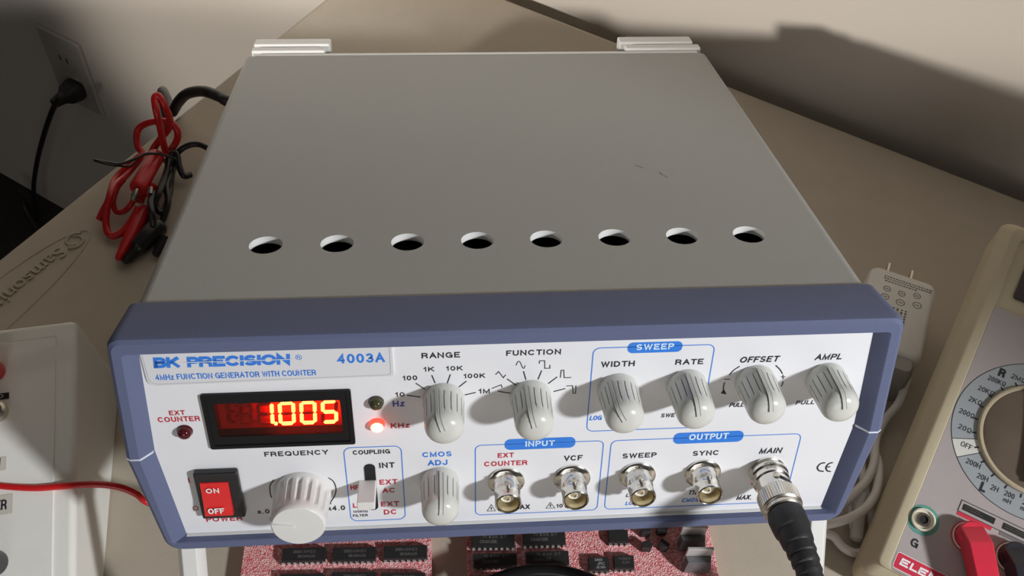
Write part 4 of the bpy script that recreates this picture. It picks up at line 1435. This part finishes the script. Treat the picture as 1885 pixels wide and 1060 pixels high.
# ================================================================== INSTRUMENT BOX AT THE LEFT
ES = V((.1281, -.9918, 0)).normalized(); EL = V((-.9918, -.1281, 0)).normalized()
B0 = V((-.1902, .1030, .72))
MBx = frame(EL * -1, ES * -1, (0, 0, 1), B0)        # x to the right, y to the back, z up
box = thing('instrument_box', 'off-white sloping instrument box at the left edge with a red wire lying across it', 'instrument box', M=MBx)
prof = [(0, 0), (-.190, 0), (-.190, .020), (-.0145, .0690)]
Ln = .30
mb = MB()
mb.loft([[(x, y, z) for y, z in prof] for x in (0, -Ln)])
mb.build('box_case', M_boxw, box, bevel=.003, segs=3)
sl_ = (.0690 - .020) / (.190 - .0145)
ang = math.atan(sl_)
MS = Matrix.Translation((0, -.0145, .0690)) @ Matrix.Rotation(ang, 4, 'X')      # sloped face: x right, y up-slope, z normal
mb = MB()
pl = rrect(-.29, -.0085, -.172, -.0080, .001, 3)
mb.loft([[(x, y, z) for x, y in pl] for z in (-.001, .0007)], M=MS)
mb.build('front_plate', M_boxp, box, bevel=.0003)
MSi = (MBx @ MS).inverted()
def on_box(u, v, h=.0008):
    n = (MBx @ MS).to_3x3() @ V((0, 0, 1)); p = (MBx @ MS) @ V((0, 0, h))
    return MSi @ onp(u, v, p, n)
def label_strip(txt, u0, v0, u1, v1, cap, dark=False):
    a = on_box(u0, v0); b = on_box(u1, v1)
    mb = MB()
    mb.flat([(a.x - .022, a.y), (b.x, a.y), (b.x, b.y), (a.x - .022, b.y)], 0, MS, .0009)
    if txt:
        mb.text(txt, a.x + .001, b.x - .0022, a.y + (b.y - a.y) * .24, cap, 1, MS, 0, .16, .00100)
    mb.build('tape_label', [M_lab if not dark else M_blk, M_black if not dark else M_white], box, recalc=False)
label_strip('ER', -14, 950, 24, 908, .0042)
label_strip('N', -12, 868, 12, 840, .0040)
label_strip('0', -10, 737, 17, 722, .0016, True)
mb = MB(); c = on_box(-3, 760); mb.lathe([(.0042, 0), (.0042, .004), (.0030, .0046), (.0026, .001), (0, .001)], MS @ Matrix.Translation((c.x, c.y, .0007)), 28)
mb.build('socket_ring', M_nickd, box)
mb = MB(); c = on_box(-10, 1037); mb.lathe([(.0052, 0), (.0052, .010), (.0042, .011), (0, .011)], MS @ Matrix.Translation((c.x, c.y, .0007)), 28)
mb.build('push_button', M_blk, box)

# red banana plug standing in the box
c = (MBx @ MS) @ (on_box(-9, 685) + V((0, 0, .0002)))
nb = ((MBx @ MS).to_3x3() @ V((0, 0, 1))).normalized()
t = thing('banana_plug', 'red banana plug standing in the box at the left edge of the photo', 'plug', M=Matrix.Translation(c) @ nb.to_track_quat('Z', 'Y').to_matrix().to_4x4())
mb = MB(); mb.lathe([(.0044, 0), (.0046, .002), (.0042, .020), (.0034, .023), (0, .0232)], None, 26); mb.build('plug_body', M_leadr, t)
mb = MB(); mb.lathe([(.0016, .022), (.0016, .034), (.0010, .035), (0, .035)], None, 18); mb.build('metal_tip', M_nick, t)

# red wire lying across the box and down behind the bezel
mb = MB()
pts = [at(-175, 866, .7685), at(-120, 872, .7735), at(-60, 884, .772), at(0, 894, .7705), at(60, 898, .7700), at(100, 896, .7700), at(150, 892, .7702), at(190, 892, .7690), at(225, 898, .7660), at(252, 910, .7620), at(275, 926, .7560),
       V((-.135, .010, .748)), V((-.118, .020, .736)), V((-.10, .035, .726)), V((-.07, .050, .7225)), V((-.03, .055, .7222))]
mb.tube(spl(pts, 8), .0014, 12)
o = mb.build('red_wire', M_leadr, None)
tag(o, 'single red wire running across the off-white box and under the blue bezel', 'wire')

# ================================================================== TEST LEADS BUNDLED AT THE LEFT
A_ = lambda X, Y, h: at(140 + X / 3.028, 150 + Y / 3.028, .72 + h)
B_ = lambda X, Y, h: at(160 + X / 5.888, 320 + Y / 5.888, .72 + h)
C_ = lambda X, Y, h: at(160 + X / 6.235, 160 + Y / 6.235, .72 + h)
rl = thing('red_test_lead', 'bundled red test lead with banana plug and clip, left of the grey case', 'test lead', loc=A_(420, 500, 0))
RO = rl.location.copy(); RO.z = .72; rl.location = RO
WR = .0021
p1 = [C_(950, 745, .012), C_(1030, 620, .018), C_(1042, 520, .024), C_(1000, 440, .028), C_(930, 400, .030), C_(800, 395, .028), C_(680, 420, .024), C_(595, 480, .020), C_(572, 580, .016), C_(590, 690, .012), C_(625, 790, .010),
      B_(420, 20, .010), B_(310, 120, .014), B_(262, 215, .016), B_(232, 310, .014), B_(210, 430, .010), B_(208, 560, .006), B_(240, 655, .004), B_(305, 672, .004), B_(390, 625, .005), B_(470, 530, .007), B_(530, 430, .010), B_(560, 360, .012)]
p2 = [C_(905, 750, .016), C_(870, 610, .030), C_(840, 460, .042), C_(800, 290, .052), C_(778, 150, .056), C_(800, 100, .057), C_(845, 130, .056), C_(905, 250, .050), C_(950, 360, .040), C_(940, 470, .030), C_(850, 590, .020), C_(770, 700, .014), C_(730, 790, .012)]
p3 = [C_(600, 800, .014), B_(330, 30, .010), B_(270, 160, .012), B_(240, 280, .012), B_(190, 380, .008), B_(130, 500, .005)]
p4 = [B_(400, 60, .014), B_(330, 150, .012), B_(285, 290, .010), B_(305, 390, .006), B_(350, 418, .005), B_(420, 395, .006), B_(480, 330, .010), B_(520, 250, .012)]
mb = MB(); mb.tube(spl(p1, 6), WR, 12); mb.tube(spl(p2, 6), WR, 12); mb.tube(spl(p3, 6), WR, 12); mb.tube(spl(p4, 6), WR * .8, 12)
mb.build('wire', M_leadr, rl, loc=-RO)
def cyl(mb, a, b, r0, r1, m=0, seg=20):
    d = (b - a)
    mb.tube([a, a + d * .04, a + d * .5, a + d * .96, b], [r0 * .85, r0, (r0 + r1) / 2, r1, r1 * .85], seg, m)
mb = MB(); cyl(mb, C_(800, 780, .016), B_(548, 165, .020), .0050, .0050)
rp = mb.build('banana_plug', M_leadr, rl, loc=-RO)
mb = MB(); a = B_(545, 165, .0205); b = B_(497, 285, .018)
mb.tube([a, a.lerp(b, .6), b], [.0014, .0021, .0015], 14); mb.build('plug_pin', M_nickd, rp, loc=(0, 0, 0))
mb = MB(); cyl(mb, B_(720, 120, .014), B_(640, 230, .012), .0040, .0038); cyl(mb, B_(600, 190, .012), B_(560, 300, .010), .0032, .0032)
mb.build('plug_sleeve', M_leadr, rl, loc=-RO)
mb = MB(); cyl(mb, B_(690, 140, .021), B_(680, 215, .019), .0014, .0018)
mb.build('clip_jaw', M_nick, rl, loc=-RO)
mb = MB(); a, b = B_(640, 380, .0075), B_(345, 915, .0045)
mb.tube([a, a.lerp(b, .1), a.lerp(b, .45), a.lerp(b, .8), a.lerp(b, .93), b, b + (b - a).normalized() * .001], [.0040, .0048, .0044, .0030, .0024, .0022, .0014], 18)
mb.build('clip_boot', M_leadr, rl, loc=-RO)

kl = thing('black_test_lead', 'bundled black test lead with clip, tucked between the red lead and the grey case', 'test lead', loc=A_(500, 560, 0))
KO = kl.location.copy(); KO.z = .72; kl.location = KO
mb = MB()
q1 = [B_(700, 210, .012), B_(740, 330, .010), B_(800, 420, .008), B_(860, 330, .006), B_(900, 180, .005), B_(920, 20, .005), A_(545, 480, .006), A_(560, 410, .010), A_(590, 375, .012), A_(640, 352, .014), A_(690, 352, .014), A_(740, 375, .014), A_(770, 400, .010)]
q2 = [B_(680, 560, .006), B_(700, 440, .010), B_(740, 300, .014), B_(800, 160, .016), A_(510, 480, .012), A_(520, 410, .014), A_(560, 405, .014), A_(575, 470, .010), A_(600, 525, .006), A_(640, 520, .004)]
q3 = [B_(760, 600, .004), B_(830, 480, .006), B_(880, 300, .010), B_(860, 120, .012), A_(535, 500, .008), A_(500, 440, .006)]
q4 = [B_(720, 560, .012), B_(715, 470, .016), B_(700, 400, .018), B_(690, 300, .018), B_(720, 200, .016)]
for q_ in (q1, q2, q3, q4):
    mb.tube(spl(q_, 6), .0019, 12)
mb.build('wire', M_leadb, kl, loc=-KO)
mb = MB(); a, b = B_(800, 540, .0075), B_(400, 965, .0038)
mb.tube([a, a.lerp(b, .08), a.lerp(b, .4), a.lerp(b, .62), a.lerp(b, .66), a.lerp(b, .74), a.lerp(b, .93), b], [.0045, .0060, .0058, .0050, .0036, .0030, .0025, .0012], 18)
mb.build('clip_boot', M_leadb, kl, loc=-KO)
mb = MB(); cyl(mb, B_(860, 700, .0045), B_(740, 880, .0030), .0040, .0022)
mb.build('plug_body', M_leadb, kl, loc=-KO)

mb = MB()
mb.tube(spl([A_(100, 437, .030), A_(180, 452, .030), A_(250, 458, .028), A_(330, 430, .0275), A_(385, 405, .027), A_(440, 402, .027), A_(500, 412, .024), A_(550, 430, .016), A_(560, 470, .008)], 6), .0008, 8)
mb.tube(spl([A_(102, 440, .030), A_(180, 462, .030), A_(250, 470, .026), A_(300, 470, .024), A_(330, 440, .022)], 6), .0007, 8)
tw = mb.build('twist_tie', M_leadb, None)
tag(tw, 'thin black twist tie round the red lead bundle, ends sticking out left', 'twist tie')

# ================================================================== WALL OUTLET, PLUG AND CORD
W0 = onp(148, 80, WP, WN)
MW = frame(WD, (0, 0, 1), WN * -1, W0)        # x to the right along the wall, y up, z into the room
pw, ph = .0765, .114
ol = thing('outlet_plate', 'pale wall outlet plate low on the wall beyond the table', 'outlet', M=MW @ Matrix.Translation((-pw / 2, -ph / 2, 0)))
mb = MB()
mb.loft([[(x, y, z) for x, y in rrect(-pw / 2 + k, pw / 2 - k, -ph / 2 + k, ph / 2 - k, .003, 4)] for k, z in ((0, 0), (0, .003), (.002, .0055))])
mb.build('cover_plate', M_plt, ol)
for s in (1, -1):
    mb = MB(); mb.loft([[(x, s * .0195 + y, z) for x, y in rrect(-.017, .017, -.0142, .0142, .009, 6)] for z in (.004, .0068)])
    rc = mb.build('receptacle', M_plt, ol)
    mb = MB()
    for x in (-.0063, .0063):
        mb.box(x - .0011, x + .0011, s * .0195 - .002, s * .0195 + .006, .0066, .0070)
    mb.build('slots', M_slot, rc)
mb = MB(); mb.lathe([(.0035, .005), (.0035, .0062), (0, .0066)], None, 18); mb.build('screw', M_plt, ol)

pc = thing('power_cord', 'black mains cord plugged into the wall outlet and running up behind the grey case', 'cord', M=MW @ Matrix.Translation((-.030, -.0765, .007)))
PCi = pc.matrix_basis.inverted()
mb = MB()
mb.loft([[(x, y, z) for x, y in rrect(-a, a, -b, b, min(a, b) * .5, 4)] for a, b, z in ((.013, .012, 0), (.014, .013, .006), (.012, .011, .018), (.007, .007, .026), (.005, .005, .040))], M=Matrix.Rotation(math.radians(0), 4, 'X'))
mb.build('mains_plug', M_cord, pc)
offp = WP - WN * .05
def wp(u, v, k): return onp(u, v, WP - WN * k, WN)
pts = [pc.matrix_basis @ V((0, 0, .036)), wp(112, 175, .06), wp(98, 200, .065), wp(82, 245, .06), wp(68, 300, .05), wp(62, 350, .045), wp(66, 410, .04)]
last = pts[-1]
pts += [V((last.x, last.y, .06)), V((last.x + .03, last.y - .05, .006)), V((-.40, .60, .006)), V((-.24, .46, .05)), V((-.232, .345, .35)), at(308, 222, .66), at(318, 206, .712), at(329, 187, .738), at(346, 172, .750), at(375, 168, .758), at(405, 178, .762), at(440, 190, .764),
        GI @ V((-.085, .292, -.045)), GI @ V((-.080, .272, -.045)), GI @ V((-.080, .256, -.045))]
mb = MB(); mb.tube(spl(pts, 10), .0034, 14)
o = mb.build('cord', M_cord, pc)
o.matrix_basis = PCi
